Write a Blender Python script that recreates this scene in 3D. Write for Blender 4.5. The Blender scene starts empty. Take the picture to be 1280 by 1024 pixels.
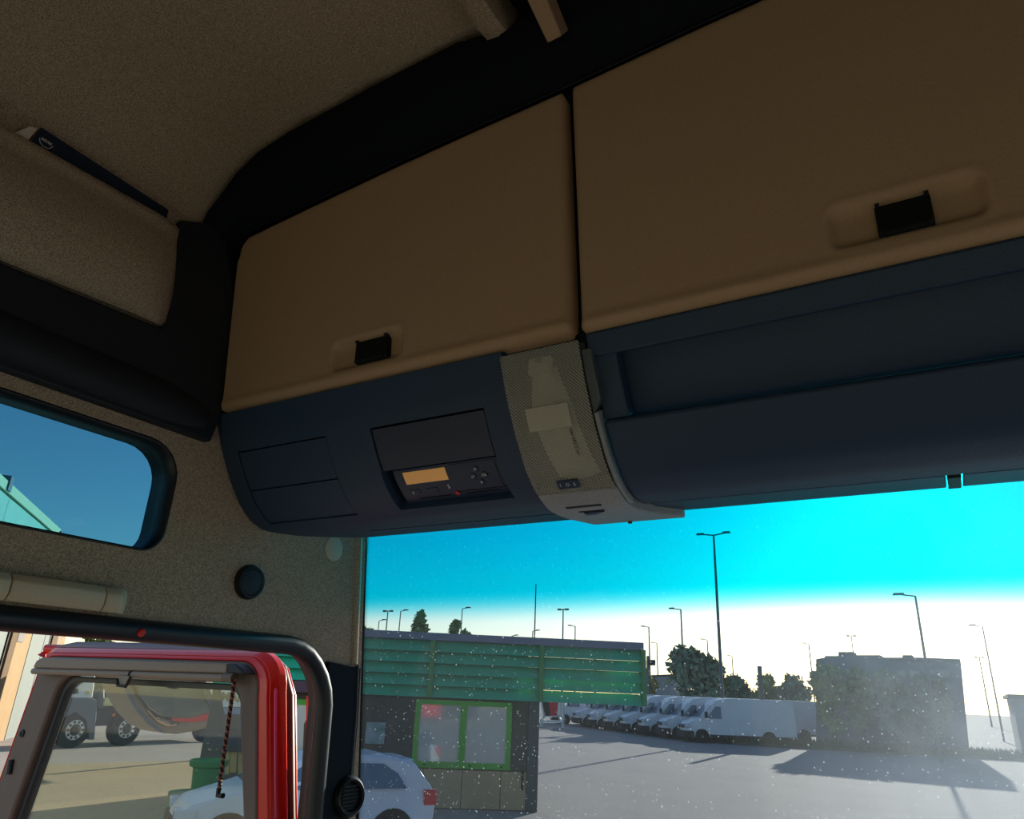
import bpy, bmesh, math, random
from mathutils import Vector, Matrix, noise
random.seed(7)
EYE = 2.6                      # eye height above the yard; coordinates below are measured from the eye
C = bpy.context.scene.collection
SC = bpy.context.scene
# ------------------------------------------------------------------ camera
FP, CX, CY = 900.0, 640.0, 512.0
UPV = Vector((100, -2314, 900)).normalized()
LV = Vector((-1594, 282, 900)); LV = (LV - UPV * LV.dot(UPV)).normalized()
RV = -LV
FV = UPV.cross(RV)
if FV.z < 0: FV = -FV
def ray(px, py):
    d = Vector((px - CX, py - CY, FP)); return Vector((d.dot(RV), d.dot(FV), d.dot(UPV)))
def onX(px, py, x): d = ray(px, py); return d * (x / d.x)
def onY(px, py, y): d = ray(px, py); return d * (y / d.y)
def onZ(px, py, z): d = ray(px, py); return d * (z / d.z)
def onP(px, py, p, n): d = ray(px, py); return d * (Vector(p).dot(n) / d.dot(n))
cd = bpy.data.cameras.new('camera'); cam = bpy.data.objects.new('camera', cd); C.objects.link(cam)
cd.sensor_width = 36; cd.lens = FP / 1280 * 36; cd.clip_start = 0.01; cd.clip_end = 2000
xa = Vector((RV.x, FV.x, UPV.x)); da = Vector((RV.y, FV.y, UPV.y)); fa = Vector((RV.z, FV.z, UPV.z))
cam.matrix_world = Matrix(((xa.x, -da.x, -fa.x, 0), (xa.y, -da.y, -fa.y, 0), (xa.z, -da.z, -fa.z, EYE), (0, 0, 0, 1)))
SC.camera = cam
# ------------------------------------------------------------------ world, sun, exposure
SUN_EL, SUN_AZ = math.radians(14.5), math.radians(-3)      # azimuth from +Y towards +X
w = bpy.data.worlds.new('world'); SC.world = w; w.use_nodes = True
nt = w.node_tree; nt.nodes.clear()
sky = nt.nodes.new('ShaderNodeTexSky'); sky.sky_type = 'NISHITA'; sky.sun_disc = False
sky.sun_elevation = SUN_EL; sky.sun_rotation = SUN_AZ; sky.air_density = 1.0; sky.dust_density = 0.5; sky.ozone_density = 1.5; sky.altitude = 100
bg = nt.nodes.new('ShaderNodeBackground'); bg.inputs['Strength'].default_value = 0.15
wo = nt.nodes.new('ShaderNodeOutputWorld')
nt.links.new(sky.outputs[0], bg.inputs[0]); nt.links.new(bg.outputs[0], wo.inputs[0])
sd = bpy.data.lights.new('sun', 'SUN'); sun = bpy.data.objects.new('sun', sd); C.objects.link(sun)
sd.energy = 6.6; sd.angle = math.radians(0.6); sd.color = (1.0, 0.86, 0.68)
sdir = Vector((math.sin(SUN_AZ) * math.cos(SUN_EL), math.cos(SUN_AZ) * math.cos(SUN_EL), math.sin(SUN_EL)))
sun.rotation_euler = sdir.to_track_quat('Z', 'Y').to_euler(); sun.location = (0, 0, 30)
SC.view_settings.view_transform = 'Standard'; SC.view_settings.look = 'None'
SC.view_settings.exposure = 0.68; SC.view_settings.gamma = 1.0; SC.view_settings.use_curve_mapping = False
SC.cycles.use_denoising = True; SC.cycles.max_bounces = 10; SC.cycles.diffuse_bounces = 6
SC.cycles.transparent_max_bounces = 16; SC.cycles.sample_clamp_indirect = 6
# ------------------------------------------------------------------ materials
def lin(c): return tuple(((v / 255) / 12.92 if v / 255 <= 0.04045 else ((v / 255 + 0.055) / 1.055) ** 2.4) for v in c)
MATS = {}
def mat(name, rgb, rough=0.6, spec=0.4, metal=0.0, noise_amt=0.0, noise_scale=50, bump=0.0, rgb2=None, emit=None, srgb=True, contrast=0.5):
    if name in MATS: return MATS[name]
    m = bpy.data.materials.new(name); m.use_nodes = True; t = m.node_tree; b = t.nodes['Principled BSDF']
    c = lin(rgb) if srgb else rgb
    b.inputs['Base Color'].default_value = (*c, 1); b.inputs['Roughness'].default_value = rough
    b.inputs['Specular IOR Level'].default_value = spec; b.inputs['Metallic'].default_value = metal
    if noise_amt or bump or rgb2:
        tc = t.nodes.new('ShaderNodeTexCoord'); n = t.nodes.new('ShaderNodeTexNoise')
        n.inputs['Scale'].default_value = noise_scale; n.inputs['Detail'].default_value = 4
        t.links.new(tc.outputs['Object'], n.inputs['Vector'])
        if noise_amt or rgb2:
            r = t.nodes.new('ShaderNodeValToRGB'); c2 = lin(rgb2) if rgb2 else tuple(v * (1 - noise_amt) for v in c)
            r.color_ramp.elements[0].position = 0.5 - contrast / 2; r.color_ramp.elements[1].position = 0.5 + contrast / 2
            r.color_ramp.elements[0].color = (*c2, 1); r.color_ramp.elements[1].color = (*c, 1)
            t.links.new(n.outputs['Fac'], r.inputs[0]); t.links.new(r.outputs[0], b.inputs['Base Color'])
        if bump:
            bp = t.nodes.new('ShaderNodeBump'); bp.inputs['Strength'].default_value = bump; bp.inputs['Distance'].default_value = 0.002
            t.links.new(n.outputs['Fac'], bp.inputs['Height']); t.links.new(bp.outputs[0], b.inputs['Normal'])
    if emit: b.inputs['Emission Color'].default_value = (*lin(emit[0]), 1); b.inputs['Emission Strength'].default_value = emit[1]
    MATS[name] = m; return m
FABRIC = mat('speckled beige headliner', (212, 192, 166), 0.95, 0.1, rgb2=(134, 116, 96), noise_scale=640, bump=0.3, contrast=0.35)
DOORB = mat('beige grained plastic', (190, 157, 126), 0.6, 0.25, rgb2=(181, 149, 118), noise_scale=350, bump=0.15)
NAVY = mat('dark blue grey grained plastic', (52, 72, 98), 0.5, 0.35, rgb2=(48, 66, 91), noise_scale=400, bump=0.25)  # blue pushed up in the colour to stand in for windscreen flare
BLACKP = mat('near black plastic', (22, 24, 28), 0.5, 0.4, rgb2=(18, 20, 24), noise_scale=300, bump=0.1)
DARKT = mat('charcoal trim plastic', (40, 44, 50), 0.55, 0.3, rgb2=(34, 38, 44), noise_scale=400, bump=0.3)
PILLARF = mat('dark pillar fabric', (44, 52, 62), 0.9, 0.1, rgb2=(28, 34, 42), noise_scale=500, bump=0.5)
RUBBER = mat('black rubber', (30, 34, 40), 0.42, 0.5, rgb2=(26, 30, 36), noise_scale=60)
RED = mat('red truck paint', (214, 22, 14), 0.25, 0.5)
RED_REFLECT = mat('red paint with reflected light', (246, 64, 116), 0.25, 0.6)  # truck red lightened to pink: reflected light put into its colour
TAUPE = mat('taupe door trim', (112, 96, 88), 0.6, 0.3, rgb2=(104, 89, 82), noise_scale=300, bump=0.1)
BLINDM = mat('grey brown blind housing', (136, 120, 106), 0.5, 0.3, rgb2=(128, 113, 100), noise_scale=300)
HANDLEM = mat('beige handle plastic', (214, 196, 166), 0.45, 0.4, rgb2=(206, 188, 158), noise_scale=300)
WHITEP = mat('white vehicle paint', (226, 230, 236), 0.3, 0.5, rgb2=(216, 220, 228), noise_scale=2)
SILVER = mat('pale silver car paint', (196, 206, 222), 0.3, 0.5)
VGLASS = mat('dark vehicle glass', (86, 108, 130), 0.08, 0.7)
TYRE = mat('tyre rubber', (30, 31, 33), 0.9, 0.2, noise_amt=0.3, noise_scale=20)
RIM = mat('grey steel rim', (150, 152, 156), 0.5, 0.4, noise_amt=0.2)
BLK = mat('matt black', (14, 15, 17), 0.7, 0.3)
WHT = mat('printed white', (225, 225, 220), 0.6, 0.3)
GREENL = mat('teal green painted louvre', (44, 176, 142), 0.6, 0.3, rgb2=(56, 156, 118), noise_scale=3)
GREENF = mat('green painted frame', (92, 176, 66), 0.5, 0.3, rgb2=(80, 160, 62), noise_scale=6)
ROOFM = mat('slate grey flashing', (112, 124, 146), 0.6, 0.3, noise_amt=0.15, noise_scale=5)
WALLK = mat('dark brown grey wall cladding', (96, 90, 80), 0.8, 0.2, rgb2=(84, 79, 72), noise_scale=8)
PLINTH = mat('tan plinth panel', (190, 166, 130), 0.8, 0.2, rgb2=(176, 154, 122), noise_scale=12)
POSTK = mat('dark grey green post', (78, 88, 86), 0.6, 0.3, noise_amt=0.15)
STEEL = mat('galvanised pole', (88, 98, 110), 0.5, 0.4, metal=0.3, noise_amt=0.15)
LEAF1 = mat('mid green foliage', (140, 168, 104), 0.8, 0.2, rgb2=(84, 116, 74), noise_scale=1.5)
LEAF2 = mat('blue green foliage', (126, 150, 124), 0.8, 0.2, rgb2=(80, 106, 90), noise_scale=1.2)
LEAF3 = mat('olive foliage', (156, 152, 84), 0.8, 0.2, rgb2=(90, 104, 60), noise_scale=1.5)
BARK = mat('bark', (86, 74, 60), 0.9, 0.1, noise_amt=0.4, noise_scale=6)
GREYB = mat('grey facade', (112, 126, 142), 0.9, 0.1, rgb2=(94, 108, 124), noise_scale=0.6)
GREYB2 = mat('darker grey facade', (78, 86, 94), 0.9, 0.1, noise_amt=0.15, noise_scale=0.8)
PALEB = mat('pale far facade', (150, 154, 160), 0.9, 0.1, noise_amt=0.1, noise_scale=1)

def nodes_of(name):
    m = bpy.data.materials.new(name); m.use_nodes = True; t = m.node_tree; t.nodes.clear()
    return m, t, (lambda k: t.nodes.new(k)), t.links.new
def glass_mat(name, tint, refl=0.06, shade=False, dust_glare=0.0, specks=0.17):
    """thin pane: straight-through light with a tint, fresnel reflection, dust that scatters the light falling on it, thickened on the windscreen for sun glare"""
    m, t, N, L = nodes_of(name); out = N('ShaderNodeOutputMaterial')
    tr = N('ShaderNodeBsdfTransparent'); tr.inputs[0].default_value = (*tint, 1)
    gl = N('ShaderNodeBsdfGlossy'); gl.inputs['Roughness'].default_value = 0.02
    mx = N('ShaderNodeMixShader'); fr = N('ShaderNodeLayerWeight'); fr.inputs[0].default_value = 0.25
    mp = N('ShaderNodeMath'); mp.operation = 'MULTIPLY'; mp.inputs[1].default_value = refl * 4
    ad = N('ShaderNodeMath'); ad.operation = 'ADD'; ad.inputs[1].default_value = refl * 0.4; ad.use_clamp = True
    L(fr.outputs['Fresnel'], mp.inputs[0]); L(mp.outputs[0], ad.inputs[0]); L(ad.outputs[0], mx.inputs[0])
    L(tr.outputs[0], mx.inputs[1]); L(gl.outputs[0], mx.inputs[2]); last = mx
    geo = N('ShaderNodeNewGeometry'); sp = N('ShaderNodeSeparateXYZ'); L(geo.outputs['Position'], sp.inputs[0])
    if shade:   # factory sun band across the top of the windscreen
        mr = N('ShaderNodeMapRange'); mr.inputs['From Min'].default_value = EYE + 0.105; mr.inputs['From Max'].default_value = EYE + 0.165
        mr.interpolation_type = 'SMOOTHSTEP'
        L(sp.outputs['Z'], mr.inputs['Value'])
        mc = N('ShaderNodeMix'); mc.data_type = 'RGBA'; mc.inputs[6].default_value = (*tint, 1); mc.inputs[7].default_value = (0.008, 0.52, 0.62, 1)
        L(mr.outputs[0], mc.inputs[0]); L(mc.outputs[2], tr.inputs[0])
    if dust_glare:
        v = N('ShaderNodeTexVoronoi'); v.inputs['Scale'].default_value = 170; L(geo.outputs['Position'], v.inputs['Vector'])
        lt = N('ShaderNodeMath'); lt.operation = 'LESS_THAN'
        wn = N('ShaderNodeSeparateXYZ'); L(v.outputs['Color'], wn.inputs[0])
        th = N('ShaderNodeMath'); th.operation = 'MULTIPLY'; th.inputs[1].default_value = 0.25; L(wn.outputs[0], th.inputs[0])
        pw = N('ShaderNodeMath'); pw.operation = 'MULTIPLY'; L(th.outputs[0], pw.inputs[0]); L(wn.outputs[1], pw.inputs[1])
        L(v.outputs['Distance'], lt.inputs[0]); L(pw.outputs[0], lt.inputs[1])
        n1 = N('ShaderNodeTexNoise'); n1.inputs['Scale'].default_value = 5; n1.inputs['Detail'].default_value = 8; n1.inputs['Roughness'].default_value = 0.7
        L(geo.outputs['Position'], n1.inputs['Vector'])
        # dust film; its rise to the right stands in for sun glare
        gx = N('ShaderNodeMapRange'); gx.inputs['From Min'].default_value = -0.35; gx.inputs['From Max'].default_value = 0.15
        gx.inputs['To Min'].default_value = dust_glare * 0.5; gx.inputs['To Max'].default_value = dust_glare * (7.5 if shade else 1.0); gx.interpolation_type = 'SMOOTHSTEP'
        L(sp.outputs['X'], gx.inputs['Value'])
        hz = N('ShaderNodeMath'); hz.operation = 'MULTIPLY'; L(gx.outputs[0], hz.inputs[0]); L(n1.outputs['Fac'], hz.inputs[1])
        sm = N('ShaderNodeMath'); sm.operation = 'MULTIPLY'; sm.inputs[1].default_value = specks; L(lt.outputs[0], sm.inputs[0])
        tot = N('ShaderNodeMath'); tot.operation = 'ADD'; tot.use_clamp = True; L(hz.outputs[0], tot.inputs[0]); L(sm.outputs[0], tot.inputs[1])
        tl = N('ShaderNodeBsdfTranslucent'); tl.inputs[0].default_value = (0.66, 0.80, 0.96, 1)
        m2 = N('ShaderNodeMixShader'); L(tot.outputs[0], m2.inputs[0]); L(mx.outputs[0], m2.inputs[1]); L(tl.outputs[0], m2.inputs[2]); last = m2
    L(last.outputs[0], out.inputs[0]); return m
WSGLASS = glass_mat('windscreen glass', (0.61, 0.66, 0.70), 0.03, shade=True, dust_glare=0.022)
SIDEGL = glass_mat('door glass', (0.84, 0.88, 0.84), 0.06, dust_glare=0.004, specks=0.10)
HIGHGL = glass_mat('tinted quarter glass', (0.28, 0.50, 0.58), 0.05)
KGLASS = mat('kiosk window glass', (196, 196, 190), 0.06, 0.8, metal=0.25)  # pale base colour stands in for reflected sunlit surroundings

# ------------------------------------------------------------------ object helpers
def tag(o, label, cat, group=None, kind=None):
    if label: o['label'] = label
    if cat: o['category'] = cat
    if group: o['group'] = group
    if kind: o['kind'] = kind
    return o
def thing(name, label, cat, loc, group=None):
    o = bpy.data.objects.new(name, None); C.objects.link(o); o.location = loc; o.empty_display_size = 0.05
    return tag(o, label, cat, group)
class MB:
    def __init__(s): s.v = []; s.f = []
    def add(s, vs, fs):
        b = len(s.v); s.v += [Vector(v) for v in vs]; s.f += [tuple(b + i for i in f) for f in fs]; return s
    def hexa(s, p):   # 8 corners: 4 then 4
        return s.add(p, [(0, 1, 2, 3), (7, 6, 5, 4), (0, 4, 5, 1), (1, 5, 6, 2), (2, 6, 7, 3), (3, 7, 4, 0)])
    def box(s, lo, hi):
        x0, y0, z0 = lo; x1, y1, z1 = hi
        return s.hexa([(x0, y0, z0), (x0, y1, z0), (x1, y1, z0), (x1, y0, z0), (x0, y0, z1), (x0, y1, z1), (x1, y1, z1), (x1, y0, z1)])
    def prism(s, pts, d):   # polygon of 3d points extruded by vector d
        n = len(pts); d = Vector(d); p = [Vector(q) for q in pts]
        s.add(p + [q + d for q in p], [tuple(range(n))[::-1], tuple(range(n, 2 * n))] + [(i, (i + 1) % n, n + (i + 1) % n, n + i) for i in range(n)])
        return s
    def tube(s, pts, r, n=10, closed=False, sx=1.0, sy=1.0, up=None):
        pts = [Vector(p) for p in pts]; m = len(pts); rings = []
        for i, p in enumerate(pts):
            a = pts[(i - 1) % m] if (i > 0 or closed) else p; b = pts[(i + 1) % m] if (i < m - 1 or closed) else p
            t = (b - a).normalized(); u = Vector(up) if up else (Vector((0, 0, 1)) if abs(t.z) < 0.9 else Vector((1, 0, 0)))
            e1 = t.cross(u).normalized(); e2 = e1.cross(t).normalized(); rr = r[i] if isinstance(r, (list, tuple)) else r
            rings.append([p + (e1 * math.cos(2 * math.pi * k / n) * sx + e2 * math.sin(2 * math.pi * k / n) * sy) * rr for k in range(n)])
        vs = [v for g in rings for v in g]; fs = []
        for i in range(m if closed else m - 1):
            j = (i + 1) % m
            fs += [(i * n + k, i * n + (k + 1) % n, j * n + (k + 1) % n, j * n + k) for k in range(n)]
        if not closed: fs += [tuple(range(n)), tuple(range((m - 1) * n, m * n))[::-1]]
        return s.add(vs, fs)
    def lathe(s, c, ax, prof, n=24):  # prof: (radius, distance along axis)
        c = Vector(c); ax = Vector(ax).normalized(); u = Vector((0, 0, 1)) if abs(ax.z) < 0.9 else Vector((1, 0, 0))
        e1 = ax.cross(u).normalized(); e2 = ax.cross(e1)
        vs = []; fs = []; m = len(prof)
        for r, h in prof:
            vs += [c + ax * h + (e1 * math.cos(2 * math.pi * k / n) + e2 * math.sin(2 * math.pi * k / n)) * max(r, 1e-4) for k in range(n)]
        for i in range(m - 1): fs += [(i * n + k, i * n + (k + 1) % n, (i + 1) * n + (k + 1) % n, (i + 1) * n + k) for k in range(n)]
        fs += [tuple(range(n)), tuple(range((m - 1) * n, m * n))[::-1]]
        return s.add(vs, fs)
    def patch(s, fn, us, vs_):
        nu, nv = len(us), len(vs_); b = [fn(u, v) for u in us for v in vs_]
        return s.add(b, [(i * nv + j, (i + 1) * nv + j, (i + 1) * nv + j + 1, i * nv + j + 1) for i in range(nu - 1) for j in range(nv - 1)])
def root_of(o):
    while o.parent: o = o.parent
    return o
def build(name, mb, m, parent=None, bevel=0, seg=2, smooth=40, solid=0):
    if parent is not None:
        org = Vector(root_of(parent).location)
    else:
        xs = [v.x for v in mb.v]; ys = [v.y for v in mb.v]; zs = [v.z for v in mb.v]
        org = Vector(((min(xs) + max(xs)) / 2, (min(ys) + max(ys)) / 2, min(zs)))
    me = bpy.data.meshes.new(name); me.from_pydata([tuple(v - org) for v in mb.v], [], mb.f)
    bm = bmesh.new(); bm.from_mesh(me); bmesh.ops.recalc_face_normals(bm, faces=bm.faces); bm.to_mesh(me); bm.free()
    if smooth:
        for p in me.polygons: p.use_smooth = True
        me.set_sharp_from_angle(angle=math.radians(smooth))
    me.materials.append(m)
    o = bpy.data.objects.new(name, me); C.objects.link(o)
    if parent is not None: o.parent = parent
    else: o.location = org
    if solid:
        md = o.modifiers.new('thickness', 'SOLIDIFY'); md.thickness = solid; md.offset = -1
    if bevel:
        md = o.modifiers.new('bevel', 'BEVEL'); md.width = bevel; md.segments = seg; md.limit_method = 'ANGLE'; md.angle_limit = math.radians(40)
    return o
def struct(name, mb, m, parent=None, **k):
    o = build(name, mb, m, parent, **k); o['kind'] = 'structure'; return o
def text(name, s, size, org, xd, yd, m, parent, depth=0.0002, align='CENTER', bold=0.0):
    cu = bpy.data.curves.new(name, 'FONT'); cu.body = s; cu.size = size; cu.align_x = align; cu.align_y = 'CENTER'; cu.extrude = depth; cu.offset = bold
    tmp = bpy.data.objects.new('tmp', cu); C.objects.link(tmp)
    dg = bpy.context.evaluated_depsgraph_get(); me = bpy.data.meshes.new_from_object(tmp.evaluated_get(dg)); bpy.data.objects.remove(tmp)
    xd = Vector(xd).normalized(); yd = Vector(yd); yd = (yd - xd * yd.dot(xd)).normalized(); zd = xd.cross(yd)
    M = Matrix.Translation(Vector(org) - Vector(root_of(parent).location)) @ Matrix((xd, yd, zd)).transposed().to_4x4()
    me.transform(M); me.materials.clear(); me.materials.append(m); me.name = name
    o = bpy.data.objects.new(name, me); C.objects.link(o); o.parent = parent; return o
def dup(o, loc=None, rot=None, label=None, parent=None):
    kids = list(o.children); c = o.copy(); C.objects.link(c)
    if parent is not None: c.parent = parent
    if loc is not None: c.location = loc
    if rot is not None: c.rotation_euler = (0, 0, rot)
    if label: c['label'] = label
    for k in kids: dup(k, parent=c)
    return c
def arc(c, a, b, t0, t1, n=8):
    return [Vector(c) + Vector(a) * math.cos(t0 + (t1 - t0) * i / n) + Vector(b) * math.sin(t0 + (t1 - t0) * i / n) for i in range(n + 1)]

# ================================================================== CAB SHELL
LW = -1.0; RW = 1.14; BACK = -1.25; FLR = -1.4
# side wall with a hatch window and the door opening, left out of one slab
SILLZ, WTOP, WFR = 0.166, 0.331, 0.655       # quarter window
DTOP, DFR = 0.060, 1.024                      # door opening (middle of the seal)
def rrect(y0, y1, z0, z1, r, n=6, x=LW, corners=(1, 1, 1, 1)):
    P = []
    for k, (cy, cz, t, on) in enumerate(((y1, z1, 0, corners[0]), (y0, z1, 1, corners[1]), (y0, z0, 2, corners[2]), (y1, z0, 3, corners[3]))):
        if not on: P.append(Vector((x, cy, cz))); continue
        rr = r if not isinstance(r, (list, tuple)) else r[k]
        oy = cy - rr if t in (0, 3) else cy + rr; oz = cz - rr if t in (0, 1) else cz + rr
        P += [Vector((x, oy + rr * math.cos(t * math.pi / 2 + i * math.pi / 2 / n), oz + rr * math.sin(t * math.pi / 2 + i * math.pi / 2 / n))) for i in range(n + 1)]
    return P
WIN = rrect(-0.55, WFR, SILLZ, WTOP, [0.055, 0.05, 0.05, 0.035])
DOOR = rrect(-0.15, DFR, -1.3, DTOP, [0.10, 0.08, 0.05, 0.05]); DOORL = rrect(-0.15, DFR + 0.015, -1.3, DTOP + 0.032, [0.125, 0.08, 0.05, 0.05])
for _L in (DOOR, DOORL):        # the front edge of the opening slopes forward as it goes down
    for _p in _L:
        if _p.y > 0.5: _p.y += min(0.07, max(0, 0.03 - _p.z) * 0.13)
def wall_with_holes(x, th, outer, holes):
    bm = bmesh.new()
    es = []
    for loop in [outer] + holes:
        vs = [bm.verts.new((x, p[1], p[2])) for p in loop]
        es += [bm.edges.new((vs[i], vs[(i + 1) % len(vs)])) for i in range(len(vs))]
    r = bmesh.ops.triangle_fill(bm, use_beauty=True, use_dissolve=False, edges=es)
    fs = [g for g in bm.faces]
    e = bmesh.ops.extrude_face_region(bm, geom=fs)
    bmesh.ops.translate(bm, verts=[v for v in e['geom'] if isinstance(v, bmesh.types.BMVert)], vec=(th, 0, 0))
    mb = MB(); bm.verts.index_update(); mb.v = [v.co.copy() for v in bm.verts]; mb.f = [tuple(v.index for v in f.verts) for f in bm.faces]; bm.free(); return mb
outer = [(0, BACK, -1.4), (0, 1.15, -1.4), (0, 1.15, -0.2), (0, 1.112, 0.10), (0, 1.09, 0.30), (0, 1.05, 0.9), (0, BACK, 0.9)]
wl = struct('wall_left', wall_with_holes(LW, -0.03, outer, [WIN, DOOR]), FABRIC, smooth=0)
RIGHT_OPENING = [(0, -0.15, -1.3), (0, 0.98, -1.3), (0, 0.98, 0.05), (0, -0.15, 0.05)]  # unseen right doorway, opened wide to let more light into the cab
struct('wall_right', wall_with_holes(RW, 0.05, outer, [RIGHT_OPENING]), FABRIC, smooth=0)
struct('wall_back', MB().box((LW, BACK - 0.05, FLR), (RW, BACK, 0.9)), mat('pale bunk curtain', (214, 202, 180), 0.9, 0.1, noise_amt=0.1, noise_scale=30))  # unseen back wall, made pale to bounce light forward
struct('floor', MB().box((LW, BACK, FLR - 0.05), (RW, 1.2, FLR)), mat('pale cab floor mat', (170, 162, 150), 0.9, 0.1, noise_amt=0.1, noise_scale=30))  # unseen floor, kept pale so it bounces light up
# ceiling: ribbed headliner running front to back
CEIL = [(-1.045, 0.650), (-1.03, 0.680), (-1.004, 0.705), (-0.990, 0.735), (-0.955, 0.770), (-0.924, 0.790), (-0.895, 0.804), (-0.870, 0.812), (-0.82, 0.819), (-0.775, 0.829), (-0.746, 0.827),
        (-0.70, 0.830), (-0.65, 0.838), (-0.585, 0.836), (-0.50, 0.842), (-0.462, 0.842), (-0.440, 0.836), (-0.425, 0.812), (-0.405, 0.808), (-0.395, 0.812), (-0.390, 0.86)]
def ceilz(x):
    for (a, za), (b, zb) in zip(CEIL, CEIL[1:]):
        if a <= x <= b: return za + (zb - za) * (x - a) / (b - a)
    return 0.86
ce = MB()
ys = [0.615, 0.600, 0.575, 0.3, -0.4, BACK]
lift = [0.02, 0.004, 0.0, 0.0, 0.0, 0.0]
ce.patch(lambda i, j: Vector((CEIL[i][0], ys[j], CEIL[i][1] + lift[j])), range(len(CEIL)), range(len(ys)))
struct('ceiling', ce, FABRIC, solid=0.02, smooth=50)
struct('trim_3', MB().box((-1.06, BACK, 0.87), (RW, 0.75, 0.90)), BLACKP)
# pale strut of the roof hatch frame at the top of the picture
struct('trim_4', MB().hexa([onY(650, -18, 0.55), onY(674, -24, 0.55), onY(702, 45, 0.60), onY(684, 54, 0.60)] + [p + Vector((0, 0.02, 0.03)) for p in (onY(650, -18, 0.55), onY(674, -24, 0.55), onY(702, 45, 0.60), onY(684, 54, 0.60))]), DOORB, bevel=0.002)

# ------------------------------------------------------------------ dark side trim and storage pocket above the quarter window
dt = MB()
side = [(-0.9, 0.349), (0.20, 0.349), (0.55, 0.349), (0.690, 0.349)]
P = [(0.69, 0.350), (0.70, 0.40), (0.672, 0.70), (0.655, 0.735), (0.60, 0.712), (0.556, 0.690), (0.556, 0.60), (0.572, 0.510), (0.565, 0.497), (0.35, 0.484), (-1.2, 0.474), (-1.2, 0.350)]
dt.prism([(LW - 0.001, y, z) for y, z in P], (0.018, 0, 0))
struct('trim_1', dt, DARKT, bevel=0.004)
bl = MB()   # soft swelling along the lower half of the dark trim
bl.tube([(LW + 0.006, -1.2, 0.392), (LW + 0.006, 0.3, 0.392), (LW + 0.006, 0.60, 0.388), (LW + 0.0, 0.672, 0.384)], [0.032, 0.032, 0.032, 0.026], n=14, sx=0.8, sy=1.1)
struct('trim_2', bl, DARKT)
pk = MB()
def pocket(u, v):   # u along Y, v 0 bottom .. 1 top
    y = -1.2 + (0.560 - 0.0 * v + 1.2) * u
    if u == 1: y = 0.574 - 0.018 * v
    zb = 0.478 + (0.026 * max(0, (y - 0.2) / 0.37)); zt = 0.654 + 0.016 * max(0, (y - 0.2) / 0.37)
    z = zb + (zt - zb) * v
    x = LW + 0.017 + 0.027 * math.sin(math.pi * min(1, v * 1.15) ** 0.8) + (0.010 if v > 0.3 else 0) * (v - 0.3)
    e = min(1.0, (1 - u) * 40); x = LW + (x - LW) * (0.25 + 0.75 * math.sqrt(e))
    return Vector((x, y, z))
us = [0, 0.3, 0.6, 0.8, 0.9, 0.95, 0.97, 0.98, 0.99, 0.995, 1]
pk.patch(pocket, us, [i / 16 for i in range(17)])
struct('wall_storage_panel', pk, FABRIC, solid=0.006, smooth=60)
# booklet tucked behind the pocket panel
bk = thing('booklet', 'dark blue booklet with round white logo tucked in the slot above the beige side panel', 'booklet', onX(110, 220, -0.99))
BX = -0.9855
a, b_, c_, d_ = onX(35, 181, BX), onX(50, 160, BX), onX(209, 263, BX), onX(209, 275, BX)
dn = Vector((0, 0, -0.03))
build('cover', MB().prism([a + dn, a, b_, c_, d_ + dn], (0.003, 0, 0)), mat('dark navy card', (26, 42, 66), 0.4, 0.4, noise_amt=0.15), bk)
p1, p2, p3, p4 = onX(18, 166, BX), onX(38, 158, BX), onX(47, 161, BX), onX(33, 178, BX)
build('pages', MB().prism([p1 + dn, p1, p2, p3, p4, p4 + dn], (-0.006, 0, 0)), mat('paper edge', (235, 222, 205), 0.8, 0.1), bk)
ex = (c_ - b_).normalized(); ez = Vector((0, -ex.z, ex.y)); 
if ez.z < 0: ez = -ez
build('cover_edge', MB().tube([b_, c_], 0.0006, 6), WHT, bk)
lc = onX(58, 177.5, BX + 0.004)
build('logo_ring', MB().tube([lc + ex * 0.0088 * math.cos(t) + ez * 0.0088 * math.sin(t) for t in [math.pi + i * math.pi / 14 for i in range(15)]], 0.0005, 5), WHT, bk)
text('logo_letters', 'MAN', 0.0062, lc + ez * 0.0010 + Vector((0.0002, 0, 0)), -ex, -ez, WHT, bk, bold=0.0002)

# ------------------------------------------------------------------ quarter window
wq = thing('window_1', None, None, (LW - 0.04, 0.1, SILLZ)); wq['kind'] = 'structure'
def ring(loopA, loopB, m, name, parent, **k):
    n = len(loopA); mb = MB(); mb.add(loopA + loopB, [(i, (i + 1) % n, n + (i + 1) % n, n + i) for i in range(n)]); return build(name, mb, m, parent, **k)
def grow(loop, d, x):   # offset a loop in the YZ plane
    n = len(loop); out = []
    for i, p in enumerate(loop):
        t = (loop[(i + 1) % n] - loop[i - 1]); nn = Vector((0, t.z, -t.y)).normalized(); out.append(Vector((x, p.y + nn.y * d, p.z + nn.z * d)))
    return out
gs = 1
build('rubber_frame', MB().tube(rrect(-0.56, WFR + 0.010, SILLZ - 0.030, WTOP + 0.010, [0.06, 0.05, 0.05, 0.045], x=LW - 0.030), 0.011, 10, True, up=(1, 0, 0)), RUBBER, wq)
ring(grow(WIN, 0.001, LW + 0.0005), grow(WIN, 0.003, LW - 0.06), RUBBER, 'window_reveal', wq, solid=0.004)
build('pane', MB().prism(grow(WIN, 0.012, LW - 0.055), (-0.005, 0, 0)), HIGHGL, wq)
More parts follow.
